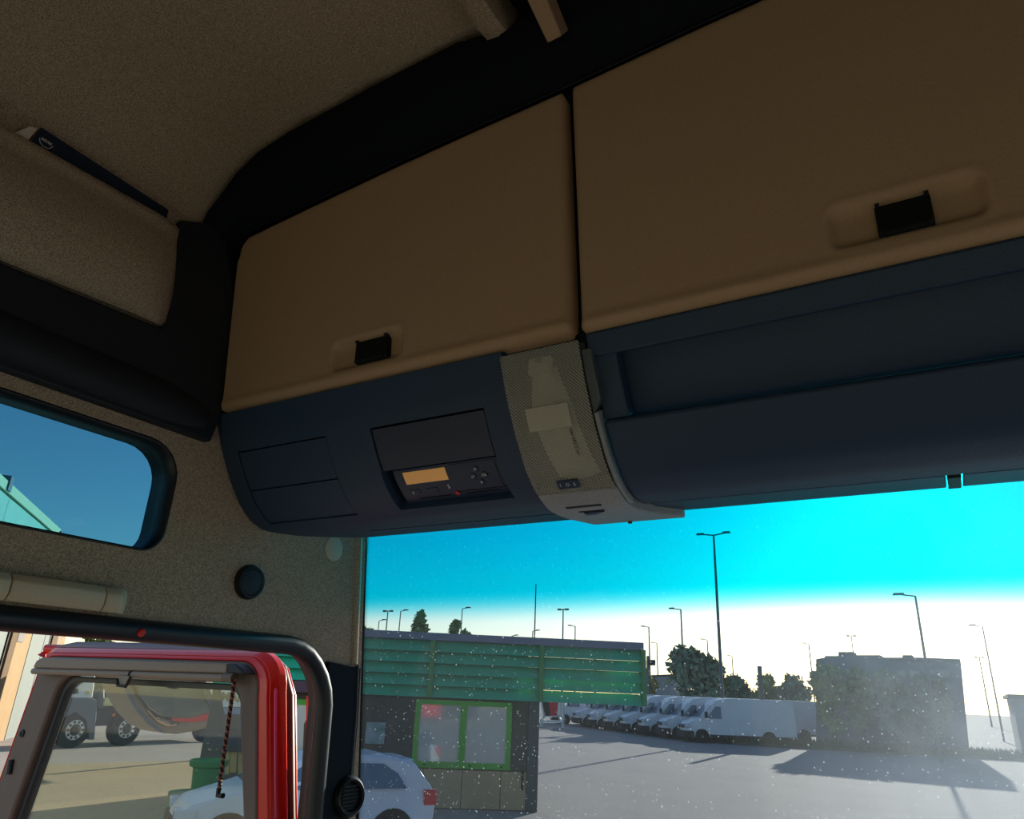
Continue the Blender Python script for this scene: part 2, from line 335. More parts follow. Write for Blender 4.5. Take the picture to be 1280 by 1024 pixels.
# frit: rows of tiny dots printed round the glass
fr = MB(); WL2 = grow(WIN, -0.0145, LW - 0.0545)
for row, rad in ((0, 0.0011), (1, 0.0008), (2, 0.0005)):
    LP = grow(WIN, 0.0045 - row * 0.0028, LW - 0.0545)
    for i in range(len(LP)):
        p, q = LP[i], LP[(i + 1) % len(LP)]
        if p.y < 0.2 and q.y < 0.2: continue
        k = max(1, int((q - p).length / 0.0028))
        for j in range(k):
            c = p.lerp(q, (j + 0.5 * (row % 2)) / k)
            if c.y < 0.25: continue
            fr.add([c + Vector((0.0005, rad, 0)), c + Vector((0.0005, 0, rad)), c + Vector((0.0005, -rad, 0)), c + Vector((0.0005, 0, -rad))], [(0, 1, 2, 3)])
ff = build('frit_dots', fr, BLK, wq, smooth=0); ff['kind'] = 'stuff'
# door opening seal
sl = thing('door_seal', 'dark rubber seal around the open door frame, red plug near the middle', 'seal', (LW, 0.4, -1.3))
build('seal_bead', MB().tube(grow(DOOR, -0.004, LW + 0.004), 0.0155, 14, True, up=(1, 0, 0)), RUBBER, sl)
build('seal_lip', MB().tube(grow(DOORL, -0.019, LW - 0.012), 0.008, 10, True, up=(1, 0, 0)), mat('umber seal lip', (74, 66, 62), 0.6, 0.3), sl)
ring(grow(DOOR, -0.006, LW + 0.0005), grow(DOOR, -0.003, LW - 0.032), mat('umber seal lip', (74, 66, 62), 0.6, 0.3), 'opening_reveal', sl, solid=0.003)
build('inner_lip', MB().tube(grow(DOORL, -0.008, LW - 0.026), 0.007, 10, True, up=(1, 0, 0)), BLK, sl)
rp = onX(178, 791, LW + 0.022)
build('red_plug', MB().lathe(rp - Vector((0.004, 0, 0)), (1, 0, 0), [(0.0055, 0), (0.0055, 0.003), (0.004, 0.005), (0.0, 0.0055)], 16), mat('red plug plastic', (230, 40, 30), 0.4, 0.4), sl)
# grab handle above the door
gh = thing('grab_handle', 'beige grab handle on the wall between the quarter window and the open door', 'handle', (LW, 0.3, 0.07))
def bar(y0, y1, nm, end=False):
    mb = MB(); prof = [(0.0, 0.000), (0.020, -0.002), (0.026, 0.006), (0.026, 0.022), (0.018, 0.031), (0.0, 0.033)]
    ss = [0, 0.2, 0.4, 0.6, 0.8, 0.92, 1] if end else [0, 1]
    def f(i, j):
        s = ss[i]; sc = 1 - (0.55 * max(0, s - 0.6) / 0.4 if end else 0)
        x, z = prof[j]; return Vector((LW + 0.001 + x * sc, y0 + (y1 - y0) * s, 0.0765 + z))
    mb.patch(f, range(len(ss)), range(len(prof)))
    n = len(prof); mb.f.append(tuple(range(n))); mb.f.append(tuple(range((len(ss) - 1) * n, len(ss) * n)))
    return build(nm, mb, HANDLEM, gh, smooth=60, bevel=0.0015)
bar(-0.25, 0.4535, 'grip'); bar(0.4550, 0.573, 'end_cover'); bar(0.5745, 0.612, 'end_cap', True)
# tweeter and plug on the wall
tw = thing('tweeter_speaker', 'small round black tweeter grille on the beige wall left of the windscreen', 'speaker', onX(310, 728, LW))
tc = onX(310, 728, LW)
build('grille_body', MB().lathe(tc, (1, 0, 0), [(0.028, 0), (0.028, 0.006), (0.0255, 0.011), (0.022, 0.0115), (0.020, 0.009), (0.010, 0.012), (0, 0.0125)], 32), BLACKP, tw)
gm = MB()
for i in range(-9, 10):
    for j in range(-9, 10):
        yy = (i + 0.5 * (j % 2)) * 0.0028; zz = j * 0.0024
        if yy * yy + zz * zz > 0.0205 ** 2: continue
        c = tc + Vector((0.0125 - 0.8 * (yy * yy + zz * zz) / 0.02 * 0.1, yy, zz))
        gm.lathe(c - Vector((0.001, 0, 0)), (1, 0, 0), [(0.0008, 0), (0.0006, 0.0016)], 6)
gg = build('mesh_studs', gm, mat('tweeter mesh', (96, 106, 130), 0.4, 0.5), tw); gg['kind'] = 'stuff'
cc = onX(417, 686, LW)
tag(build('screw_cap', MB().lathe(cc, (1, 0, 0), [(0.023, 0), (0.023, 0.0012), (0.0215, 0.0018), (0, 0.0018)], 32), HANDLEM), 'round flush beige cap on the wall under the console corner', 'cap')
# A pillar lower trim, lit bead next to the glass
pt = MB()
pts = [(1.075, -0.7), (1.1385, -0.7), (1.128, -0.30), (1.120, -0.06), (1.112, 0.028), (1.022, 0.034), (1.030, -0.02), (1.052, -0.7)]
pt.prism([(LW + 0.0005, y, z) for y, z in pts], (0.008, 0, 0))
struct('trim_5', pt, PILLARF, bevel=0.002)
struct('trim_6', MB().tube([(LW - 0.003, 1.128, -0.7), (LW - 0.003, 1.120, -0.30), (LW - 0.003, 1.110, -0.06), (LW - 0.003, 1.1005, 0.030)], 0.013, 14), PILLARF)
struct('trim_7', MB().tube([(LW - 0.006, 1.0985, 0.033), (LW - 0.006, 1.080, 0.20), (LW - 0.006, 1.070, 0.28)], 0.012, 14), FABRIC)
av = thing('pillar_vent', 'round black vent at the foot of the left pillar trim', 'vent', onX(433, 990, LW))
vc = onX(434, 996, LW + 0.012)
build('vent_ring', MB().lathe(vc, (1, -0.2, 0.1), [(0.033, -0.012), (0.034, 0.006), (0.028, 0.014), (0.024, 0.012), (0.022, 0.004), (0.0, 0.003)], 32), BLACKP, av)
for k in range(-3, 4):
    build('louvre', MB().box((vc.x + 0.006, vc.y - 0.022, vc.z + k * 0.006 - 0.001), (vc.x + 0.011, vc.y + 0.018, vc.z + k * 0.006 + 0.001)), DARKT, av)

# ================================================================== WINDSCREEN
def wsy(z): return 1.092 + (0.272 - z) * 0.125
ws = thing('window_2', None, None, (0.07, wsy(-0.75), -0.75)); ws['kind'] = 'structure'
g = MB(); zs_ = (-0.75, 0.42)
g.hexa([(LW - 0.03, wsy(-0.75) + 0.01, -0.75), (RW + 0.03, wsy(-0.75) + 0.01, -0.75), (RW + 0.03, wsy(0.42) + 0.01, 0.42), (LW - 0.03, wsy(0.42) + 0.01, 0.42),
        (LW - 0.03, wsy(-0.75) + 0.014, -0.75), (RW + 0.03, wsy(-0.75) + 0.014, -0.75), (RW + 0.03, wsy(0.42) + 0.014, 0.42), (LW - 0.03, wsy(0.42) + 0.014, 0.42)])
# tint acts once: only the inner skin carries it, so the pane is a single closed sheet with a clear outer face
build('pane', g, WSGLASS, ws, smooth=0)
fb = MB(); fb.hexa([(LW - 0.03, wsy(z) + dy, z) for dy, z in ((0.004, -0.75), (0.004, 0.33))] + [(LW - 0.004, wsy(z) + dy, z) for dy, z in ((0.004, 0.33), (0.004, -0.75))] +
                   [(LW - 0.03, wsy(z) + dy, z) for dy, z in ((0.009, -0.75), (0.009, 0.33))] + [(LW - 0.004, wsy(z) + dy, z) for dy, z in ((0.009, 0.33), (0.009, -0.75))])
build('black_border', fb, BLK, ws)
fd = MB()
for i in range(330):
    z = -0.35 + i * 0.002
    for k in range(4):
        x = LW - 0.0030 + k * 0.0022 + 0.001 * (i % 2); r = 0.0009 - k * 0.00018
        fd.add([(x - r, wsy(z) + 0.0085, z), (x, wsy(z) + 0.0085, z - r), (x + r, wsy(z) + 0.0085, z), (x, wsy(z) + 0.0085, z + r)], [(0, 1, 2, 3)])
o = build('frit_dots', fd, BLK, ws, smooth=0); o['kind'] = 'stuff'
struct('trim_8', MB().hexa([(LW - 0.08, 1.16, -0.9), (LW - 0.022, 1.16, -0.9), (LW - 0.040, 1.115, 0.35), (LW - 0.08, 1.115, 0.35), (LW - 0.08, 1.21, -0.9), (LW - 0.030, 1.20, -0.9), (LW - 0.048, 1.15, 0.35), (LW - 0.08, 1.15, 0.35)]), RED)
struct('trim_9', MB().box((LW - 0.05, 1.10, 0.40), (RW + 0.05, 1.16, 0.9)), RED)
struct('trim_10', MB().box((LW, 0.70, 0.86), (RW, 1.14, 0.90)), BLACKP)
# dashboard under the windscreen, below the picture
struct('trim_11', MB().prism([(LW, 1.18, -0.75), (LW, 0.65, -0.72), (LW, 0.55, -0.80), (LW, 0.60, -1.4), (LW, 1.18, -1.4)], (RW - LW, 0, 0)), DARKT, bevel=0.02)

# ================================================================== OVERHEAD CONSOLE
PR = [(0.697, 0.403), (0.720, 0.350), (0.747, 0.304), (0.775, 0.268), (0.800, 0.247), (0.832, 0.234), (0.870, 0.231), (0.950, 0.237), (0.985, 0.262)]
SS = [0]
for (a0, b0), (a1, b1) in zip(PR, PR[1:]): SS.append(SS[-1] + math.hypot(a1 - a0, b1 - b0))
def prof(s, off=0.0):
    def at(q):
        q = max(0, min(SS[-1], q))
        for i in range(len(SS) - 1):
            if q <= SS[i + 1]: k = (q - SS[i]) / (SS[i + 1] - SS[i]); return Vector((PR[i][0] + (PR[i + 1][0] - PR[i][0]) * k, PR[i][1] + (PR[i + 1][1] - PR[i][1]) * k))
    p = (at(s - 0.008) + at(s) * 2 + at(s + 0.008)) / 4 if 0.008 < s < SS[-1] - 0.008 else at(s)
    t = (at(s + 0.012) - at(s - 0.012)).normalized(); n = Vector((t.y, -t.x))
    return Vector((p.x + n.x * off, p.y + n.y * off)), n
def PF(x, s, off=0.0):
    p, _ = prof(s, off); return Vector((x, p.x, p.y))
def frange(a, b, step):
    n = max(1, int(math.ceil((b - a) / step - 1e-6))); return [a + (b - a) * i / n for i in range(n + 1)]
def slab(x0, x1, s0, s1, off=0.0, th=0.012, holes=(), xs_extra=(), sk=None):
    xs = sorted(set([x0, x1] + [h[i] for h in holes for i in (0, 1)] + list(xs_extra))); sb = sorted(set([s0, s1] + [h[i] for h in holes for i in (2, 3)]))
    ss = []
    for a, b in zip(sb, sb[1:]): ss += frange(a, b, 0.008)[:-1]
    ss.append(sb[-1])
    mb = MB(); nx, ns = len(xs), len(ss); sk = sk or (lambda x, s: x)
    top = [PF(sk(x, s), s, off) for x in xs for s in ss]; bot = [PF(sk(x, s), s, off - th) for x in xs for s in ss]
    mb.v = top + bot; T = len(top)
    def solid(i, j):
        if i < 0 or j < 0 or i >= nx - 1 or j >= ns - 1: return False
        xm, sm = (xs[i] + xs[i + 1]) / 2, (ss[j] + ss[j + 1]) / 2
        return not any(h[0] < xm < h[1] and h[2] < sm < h[3] for h in holes)
    for i in range(nx - 1):
        for j in range(ns - 1):
            if not solid(i, j): continue
            a, b, c, d = i * ns + j, (i + 1) * ns + j, (i + 1) * ns + j + 1, i * ns + j + 1
            mb.f.append((a, b, c, d)); mb.f.append((T + d, T + c, T + b, T + a))
            for (p, q, ii, jj) in ((a, b, i, j - 1), (b, c, i + 1, j), (c, d, i, j + 1), (d, a, i - 1, j)):
                if not solid(ii, jj): mb.f.append((p, q, T + q, T + p))
    return mb
con = thing('overhead_console', 'dark blue-grey overhead console running across the cab above the windscreen', 'console', (0.07, 0.85, 0.23))
SE = 0.345
# rear skin so nothing shines through
build('console_back', slab(LW, -0.335, 0.0, SE + 0.03, -0.026, 0.01), BLACKP, con)
build('console_back', MB().box((LW + 0.002, 0.74, 0.40), (RW, 1.10, 0.41)), BLACKP, con)
F1 = (-0.9620, -0.7665, 0.0685, 0.2065); F2 = (-0.6815, -0.4870, 0.0690, 0.1360); T1 = (-0.6835, -0.4870, 0.1360, 0.2055)
def cornercut(x, s):   # the outer lower corner of the console sweeps in
    if x < -0.8 and s > 0.21: return x + (0.0 if s < 0.215 else min(1, (s - 0.215) / 0.13) ** 1.4 * 0.14) * max(0, (-0.8 - x) / 0.2)
    return x
build('left_face', slab(-0.985, -0.447, 0.003, SE, 0, 0.026, [F1, F2, T1], xs_extra=(-0.9, -0.8), sk=cornercut), NAVY, con, bevel=0.0012)
build('end_strip', slab(LW + 0.001, -0.9865, -0.0 + 0.003, SE, -0.002, 0.024, sk=cornercut), NAVY, con, bevel=0.002)
g_ = 0.0020
o = build('cover_flap', slab(F1[0] + g_, F1[1] - g_, F1[2] + 0.002, 0.1355, -0.0015, 0.006), NAVY, con, bevel=0.0008)
o = build('cover_flap', slab(F1[0] + g_, F1[1] - g_, 0.1372, F1[3] - 0.002, -0.0015, 0.006), NAVY, con, bevel=0.0008)
o = build('radio_slot_cover', slab(F2[0] + g_, F2[1] - g_, F2[2] + 0.003, F2[3] - 0.0005, -0.002, 0.006), mat('slightly browner cover plastic', (58, 66, 86), 0.5, 0.35, noise_scale=400, bump=0.25), con, bevel=0.0008)
build('seam', slab(-0.80, -0.447, 0.2735, 0.2750, 0.0006, 0.002), BLK, con)
# tachograph, a unit slid into its slot
ta = thing('tachograph', 'black tachograph unit with amber display in the slot of the overhead console', 'tachograph', PF(-0.58, 0.20, -0.01))
TF = mat('tachograph face plastic', (34, 54, 84), 0.4, 0.4, rgb2=(30, 49, 78), noise_scale=300)
build('body', slab(-0.6700, -0.4885, 0.1385, 0.2045, -0.009, 0.014), TF, ta, bevel=0.0012)
DSP = mat('amber display', (232, 176, 104), 0.35, 0.4, emit=((232, 166, 96), 0.10))
build('display', slab(-0.6530, -0.5790, 0.1435, 0.1645, -0.0082, 0.002), DSP, ta, bevel=0.0004)
build('drawer_line', slab(-0.572, -0.497, 0.1412, 0.1419, -0.0086, 0.001), BLK, ta)
build('drawer_line', slab(-0.575, -0.492, 0.1880, 0.1887, -0.0086, 0.001), BLK, ta)
build('drawer_line', slab(-0.4978, -0.4972, 0.1412, 0.1885, -0.0086, 0.001), BLK, ta)
build('card_slot', slab(-0.645, -0.588, 0.1925, 0.1945, -0.0085, 0.001), BLK, ta)
build('card_slot', slab(-0.562, -0.508, 0.1925, 0.1945, -0.0085, 0.001), BLK, ta)
def pad(name, x, s, w_, h_, m, off=-0.0076): return build(name, slab(x - w_ / 2, x + w_ / 2, s - h_ / 2, s + h_ / 2, off, 0.002), m, ta, bevel=0.0004)
pad('button', -0.6440, 0.1795, 0.016, 0.009, TF, -0.0082); pad('button', -0.6130, 0.1795, 0.018, 0.009, TF, -0.0082)
def rod(x, s, off, r, h, m, nm, par):
    p, n = prof(s, off); return build(nm, MB().lathe((x, p.x, p.y), (0, n.x, n.y), [(r, 0), (r, h * 0.7), (r * 0.8, h), (0, h)], 20), m, par)
rod(-0.5755, 0.1905, -0.0085, 0.0036, 0.0012, mat('red tachograph button', (220, 60, 60), 0.4, 0.4), 'red_button', ta)
for nm, x, s in (('arrow_button', -0.5305, 0.1525), ('arrow_button', -0.5290, 0.1760), ('menu_button', -0.5385, 0.1650), ('menu_button', -0.5200, 0.1640)):
    rod(x, s, -0.0088, 0.0054, 0.0008, TF, nm, ta)
def glyph(s_, x, s, size, parent, m=WHT, off=-0.0078, bold=0.0):
    p, n = prof(s, off); pa, _ = prof(s - 0.004, off); yd = Vector((0, pa.x - p.x, pa.y - p.y)); return text('printed_symbol', s_, size, (x, p.x, p.y), (1, 0, 0), yd, m, parent, 0.0001, bold=bold)
glyph('\u25B2', -0.5305, 0.1525, 0.0045, ta); glyph('\u25BC', -0.5290, 0.1760, 0.0045, ta); glyph('\u21A9', -0.5385, 0.1650, 0.006, ta); glyph('OK', -0.5200, 0.1640, 0.0055, ta)
glyph('1', -0.6485, 0.1800, 0.008, ta, bold=0.0002); glyph('2', -0.5840, 0.1760, 0.008, ta, bold=0.0002)
# ---- overhead lamp between the two halves of the console
lam = thing('overhead_lamp', 'pale ribbed translucent interior lamp set in the console left of its open tray', 'lamp', PF(-0.39, 0.34, 0))
def lens_mat():
    m, t, N, L = nodes_of('prismatic lamp lens'); out = N('ShaderNodeOutputMaterial'); tc = N('ShaderNodeTexCoord')
    sp = N('ShaderNodeSeparateXYZ'); L(tc.outputs['Object'], sp.inputs[0]); fac = []
    for ax, k in ((0, 1500.0), (2, 1500.0)):
        mu = N('ShaderNodeMath'); mu.operation = 'MULTIPLY'; mu.inputs[1].default_value = k; L(sp.outputs[ax], mu.inputs[0])
        si = N('ShaderNodeMath'); si.operation = 'SINE'; L(mu.outputs[0], si.inputs[0]); fac.append(si)
    ml = N('ShaderNodeMath'); ml.operation = 'MULTIPLY'; L(fac[0].outputs[0], ml.inputs[0]); L(fac[1].outputs[0], ml.inputs[1])
    mr = N('ShaderNodeMapRange'); mr.inputs['From Min'].default_value = -0.5; mr.inputs['From Max'].default_value = 0.7; mr.inputs['To Min'].default_value = 0.12; mr.inputs['To Max'].default_value = 0.50
    L(ml.outputs[0], mr.inputs['Value'])
    pb = N('ShaderNodeBsdfPrincipled'); pb.inputs['Base Color'].default_value = (0.62, 0.60, 0.55, 1); pb.inputs['Roughness'].default_value = 0.25
    tr = N('ShaderNodeBsdfTransparent'); tr.inputs[0].default_value = (0.92, 0.93, 0.90, 1); mx = N('ShaderNodeMixShader')
    L(mr.outputs[0], mx.inputs[0]); L(tr.outputs[0], mx.inputs[1]); L(pb.outputs[0], mx.inputs[2]); L(mx.outputs[0], out.inputs[0]); return m
LENS = lens_mat()
LREF = mat('lamp reflector', (225, 220, 205), 0.5, 0.4); LBEZ = mat('grey lamp bezel', (170, 172, 176), 0.45, 0.4, rgb2=(140, 142, 148), noise_scale=700, contrast=0.3)
build('housing', slab(-0.4440, -0.3370, 0.012, 0.1930, -0.012, 0.016), mat('lamp housing', (60, 64, 64), 0.6, 0.3), lam)
mbr = MB()
def refl(i, j):
    s = 0.035 + 0.150 * i / 14; u = j / 8; wd = 0.017 + 0.012 * min(1, i / 5); x = -0.392 - 0.004 * math.sin(i / 4) + 0.010 * i / 14 - 0.004 + (u - 0.5) * 2 * wd
    return PF(x, s, -0.012 + 0.010 * math.sin(math.pi * u))
mbr.patch(refl, range(15), range(9)); build('reflector', mbr, LREF, lam)
bp_ = [PF(-0.410, 0.022, -0.004), PF(-0.396, 0.040, -0.002)]
build('bulb_holder', MB().box((-0.412, bp_[0].y - 0.002, bp_[1].z - 0.002), (-0.380, bp_[0].y + 0.006, bp_[0].z + 0.002)), LREF, lam, bevel=0.002)
rod(-0.397, 0.026, -0.004, 0.006, 0.004, mat('bulb glass', (150, 150, 140), 0.1, 0.6), 'bulb', lam)
build('lens', slab(-0.4450, -0.3360, 0.010, 0.1945, 0.010, 0.0025), LENS, lam, bevel=0.0008)
def lampedge(x, s): return x + (0.040 * min(1, max(0, (s - 0.235) / 0.09)) ** 1.5 if x > -0.36 else (0.015 * max(0, (s - 0.235) / 0.10) if x < -0.42 else 0))
build('lens_side', slab(-0.3358, -0.3230, 0.022, 0.098, 0.006, 0.028, sk=lambda x, s: x - (0.010 * max(0, (s - 0.085) / 0.013) if x > -0.33 else 0)), mat('clear grey lens side', (84, 92, 96), 0.25, 0.5), lam, bevel=0.002)
build('bezel', slab(-0.4450, -0.3350, 0.1955, 0.338, 0.010, 0.034, sk=lampedge, xs_extra=(-0.42, -0.36)), LBEZ, lam, bevel=0.002)
build('side_rail', slab(-0.3345, -0.3290, 0.098, 0.236, 0.007, 0.03), LBEZ, lam, bevel=0.001)
for x0, x1, s0, s1, nm in ((-0.418, -0.368, 0.2230, 0.2270, 'slot'), (-0.408, -0.372, 0.2400, 0.2440, 'slot')): build(nm, slab(x0, x1, s0, s1, 0.0105, 0.001), DARKT, lam)
build('lever', slab(-0.402, -0.372, 0.2440, 0.2530, 0.012, 0.002, sk=lambda x, s: x if x < -0.39 else x - (s - 0.244) * 1.8), NAVY, lam, bevel=0.0005)
build('switch', slab(-0.4085, -0.3785, 0.1755, 0.1870, 0.0125, 0.003), NAVY, lam, bevel=0.001)
for gch, gx in (('I', -0.4035), ('O', -0.3935), ('S', -0.3840)): glyph(gch, gx, 0.1812, 0.0065, lam, off=0.0131)
def stick(x0, x1, s0, s1): return slab(x0, x1, s0, s1, 0.0112, 0.0008)
build('label_sticker', stick(-0.4225, -0.3640, 0.0800, 0.1085), mat('translucent label', (196, 192, 176), 0.6, 0.3, noise_amt=0.2, noise_scale=900), lam)
p_, n_ = prof(0.128, 0.0108); pa_, _ = prof(0.120, 0.0108); dv = Vector((0, pa_.x - p_.x, pa_.y - p_.y))
text('small_print', 'max 24V 21W', 0.0060, (-0.3665, p_.x, p_.y), -dv, (1, 0, 0), mat('brown print', (84, 48, 36), 0.6, 0.3), lam, 0.0001, bold=0.0001)
rod(-0.372, 0.330, 0.010, 0.0032, 0.003, mat('dark red knob', (96, 30, 30), 0.4, 0.4), 'indicator', lam)
# ---- right half: lip, open tray, lower face, underside
build('tray_lip', slab(-0.330, RW, 0.0035, 0.0335, 0, 0.014), NAVY, con, bevel=0.003)
build('tray_wall', MB().box((-0.335, 0.80, 0.27), (-0.330, 1.05, 0.40)), BLACKP, con)
build('tray_divider', slab(-0.3285, -0.297, 0.030, 0.112, -0.006, 0.02), NAVY, con, bevel=0.002)
build('tray_back', slab(-0.33, RW, 0.030, 0.118, -0.034, 0.01), NAVY, con)
build('lower_face', slab(-0.3275, RW, 0.1115, 0.2620, 0.001, 0.012), NAVY, con, bevel=0.004)
build('underside_strip', slab(-0.318, 0.014, 0.2640, SE, 0.000, 0.012), NAVY, con, bevel=0.0015)
build('underside_strip', slab(0.030, RW, 0.2640, SE, 0.000, 0.012), NAVY, con, bevel=0.0015)
build('hinge_clip', slab(0.0155, 0.0285, 0.2680, 0.335, 0.002, 0.01), DARKT, con, bevel=0.001)
build('underside_back', slab(-0.335, RW, 0.258, SE, -0.014, 0.01), BLK, con)

# ------------------------------------------------------------------ fascia over the cabinet doors
TD = [(-0.985, 0.690), (-0.975, 0.706), (-0.955, 0.718), (-0.80, 0.729), (-0.625, 0.740), (-0.50, 0.746), (-0.345, 0.752), (-0.155, 0.764), (0.07, 0.772), (0.45, 0.776), (0.80, 0.768), (RW, 0.76)]
def topz(x):
    for (a, za), (b, zb) in zip(TD, TD[1:]):
        if a <= x <= b: return za + (zb - za) * (x - a) / (b - a)
    return TD[0][1] if x < TD[0][0] else TD[-1][1]
fm = MB()
B = [Vector((LW + 0.001, 0.697, 0.395)), Vector((LW + 0.002, 0.680, 0.60)), Vector((LW + 0.004, 0.672, 0.690)), Vector((-0.985, 0.668, 0.712))] + [Vector((x, 0.664 - 0.0, topz(x) + 0.007)) for x in (-0.955, -0.90, -0.80, -0.70, -0.60, -0.50, -0.345, -0.155, 0.07, 0.45, 0.8, RW)]
T = [Vector((LW + 0.0005, 0.66, 0.395)), Vector((LW + 0.0005, 0.62, 0.60)), Vector((-1.0, 0.600, 0.707)), Vector((-0.990, 0.60, 0.737))] + [Vector((x, 0.600, ceilz(x) + 0.002)) for x in (-0.924, -0.87, -0.80, -0.70, -0.60, -0.475)] + [Vector((-0.40, 0.60, 0.82)), Vector((-0.25, 0.60, 0.875)), Vector((0.07, 0.60, 0.885)), Vector((0.45, 0.60, 0.885)), Vector((0.8, 0.60, 0.88)), Vector((RW, 0.60, 0.88))]
n = len(B); fm.add(B + T, [(i, i + 1, n + i + 1, n + i) for i in range(n - 1)])
struct('trim_12', fm, mat('matt black blue fascia', (20, 24, 30), 0.85, 0.15), solid=0.015, smooth=50)
struct('trim_13', MB().tube([b + Vector((0, -0.001, 0.000)) for b in B[1:]], 0.0028, 8), DARKT)

# ------------------------------------------------------------------ cabinet doors
def sdf(x, z, x0, x1, z0, z1, r):
    cx, cz = (x0 + x1) / 2, (z0 + z1) / 2; qx, qz = abs(x - cx) - (x1 - x0) / 2 + r, abs(z - cz) - (z1 - z0) / 2 + r
    return math.hypot(max(qx, 0), max(qz, 0)) + min(max(qx, qz), 0) - r
def sstep(a, b, v): v = max(0, min(1, (v - a) / (b - a))); return v * v * (3 - 2 * v)
def cab_door(name, x0, x1, zb, label, rec, latch, lastr=0.02):
    root = thing(name, label, 'cabinet door', ((x0 + x1) / 2, 0.70, zb), 'beige doors of the overhead cabinets')
    nx = int((x1 - x0) / 0.004); nz = 84
    xs = [x0 + (x1 - x0) * i / nx for i in range(nx + 1)]
    mb = MB()
    def f(i, j):
        x = xs[i]; zt = topz(x); v = j / nz; z = zb + (zt - zb) * v
        # rounded outline: pull corner vertices onto the corner circle
        for cxn, sx in ((x0, 1), (x1, -1)):
            for top in (0, 1):
                r = (0.045 if (top and name_left and sx == 1) else 0.010)
                ax = (x - cxn) * sx; az = (zt - z) if top else (z - zb)
                if ax < r and az < r:
                    dx, dz = r - ax, r - az; m_ = math.hypot(dx, dz); k = max(dx, dz) / m_ if m_ else 1
                    x = cxn + sx * (r - dx * k); z = (zt - (r - dz * k)) if top else zb + (r - dz * k)
        e = min(x - x0, x1 - x, z - zb, zt - z)
        y = 0.697 - (z - 0.403) * 0.102 - 0.004
        y += 0.010 * (1 - min(1, max(0, e) / 0.010)) ** 2
        d = sdf(x, z, *rec, 0.013); y += 0.012 * (1 - sstep(-0.010, 0.0015, d)) - 0.0012 * math.exp(-((d - 0.003) / 0.003) ** 2)
        # soft ridge just above the lower edge
        y -= 0.0025 * math.exp(-((z - zb - 0.011) / 0.006) ** 2)
        return Vector((x, y, z))
    name_left = x0 < -0.9
    mb.patch(f, range(nx + 1), range(nz + 1))
    n2 = nz + 1
    def edge(idx):
        b = len(mb.v); mb.v += [mb.v[i] + Vector((0, 0.014, 0)) for i in idx]
        mb.f += [(idx[k], idx[k + 1], b + k + 1, b + k) for k in range(len(idx) - 1)]
    edge([i * n2 for i in range(nx + 1)]); edge([i * n2 + nz for i in range(nx + 1)]); edge(list(range(n2))); edge([nx * n2 + j for j in range(n2)])
    build('door_panel', mb, DOORB, root, smooth=60)
    yb = lambda z: 0.697 - (z - 0.403) * 0.102
    l0, l1, m0, m1 = latch
    lt = MB(); lt.hexa([(l0, yb(m0) - 0.003, m0), (l1, yb(m0) - 0.003, m0), (l1, yb(m1) - 0.001, m1), (l0, yb(m1) - 0.001, m1), (l0, yb(m0) + 0.012, m0), (l1, yb(m0) + 0.012, m0), (l1, yb(m1) + 0.012, m1), (l0, yb(m1) + 0.012, m1)])
    o = build('latch', lt, BLK, root, bevel=0.0015)
    for xx in (l0 + 0.001, l1 - 0.005):
        for zz in (m0 - 0.0018, m1 - 0.002): build('latch_tab', MB().box((xx, yb(zz) - 0.004, zz), (xx + 0.004, yb(zz) + 0.010, zz + 0.004)), DARKT, o)
    build('latch_bar', MB().box((l0 + 0.006, yb(m0) - 0.005, m0 - 0.002), (l1 - 0.006, yb(m0) + 0.010, m0 + 0.0005)), DARKT, o); return root
cab_door('cabinet_door', -0.985, -0.3450, 0.4040, 'left beige overhead cabinet door with small black latch, above the tachograph', (-0.738, -0.604, 0.4245, 0.4705), (-0.694, -0.634, 0.4325, 0.4635))
cab_door('cabinet_door', -0.3345, 0.450, 0.4010, 'wide beige overhead cabinet door with black latch, above the open tray', (-0.052, 0.086, 0.4265, 0.4740), (-0.008, 0.041, 0.4325, 0.4640))
cab_door('cabinet_door', 0.460, RW - 0.01, 0.4010, 'right end beige overhead cabinet door, outside the picture', (0.74, 0.87, 0.4265, 0.4740), (0.78, 0.83, 0.4325, 0.4640))
struct('trim_14', MB().hexa([(LW, 0.716, 0.395), (RW, 0.716, 0.395), (RW, 0.683, 0.86), (LW, 0.683, 0.86), (LW, 0.73, 0.395), (RW, 0.73, 0.395), (RW, 0.70, 0.86), (LW, 0.70, 0.86)]), BLK)

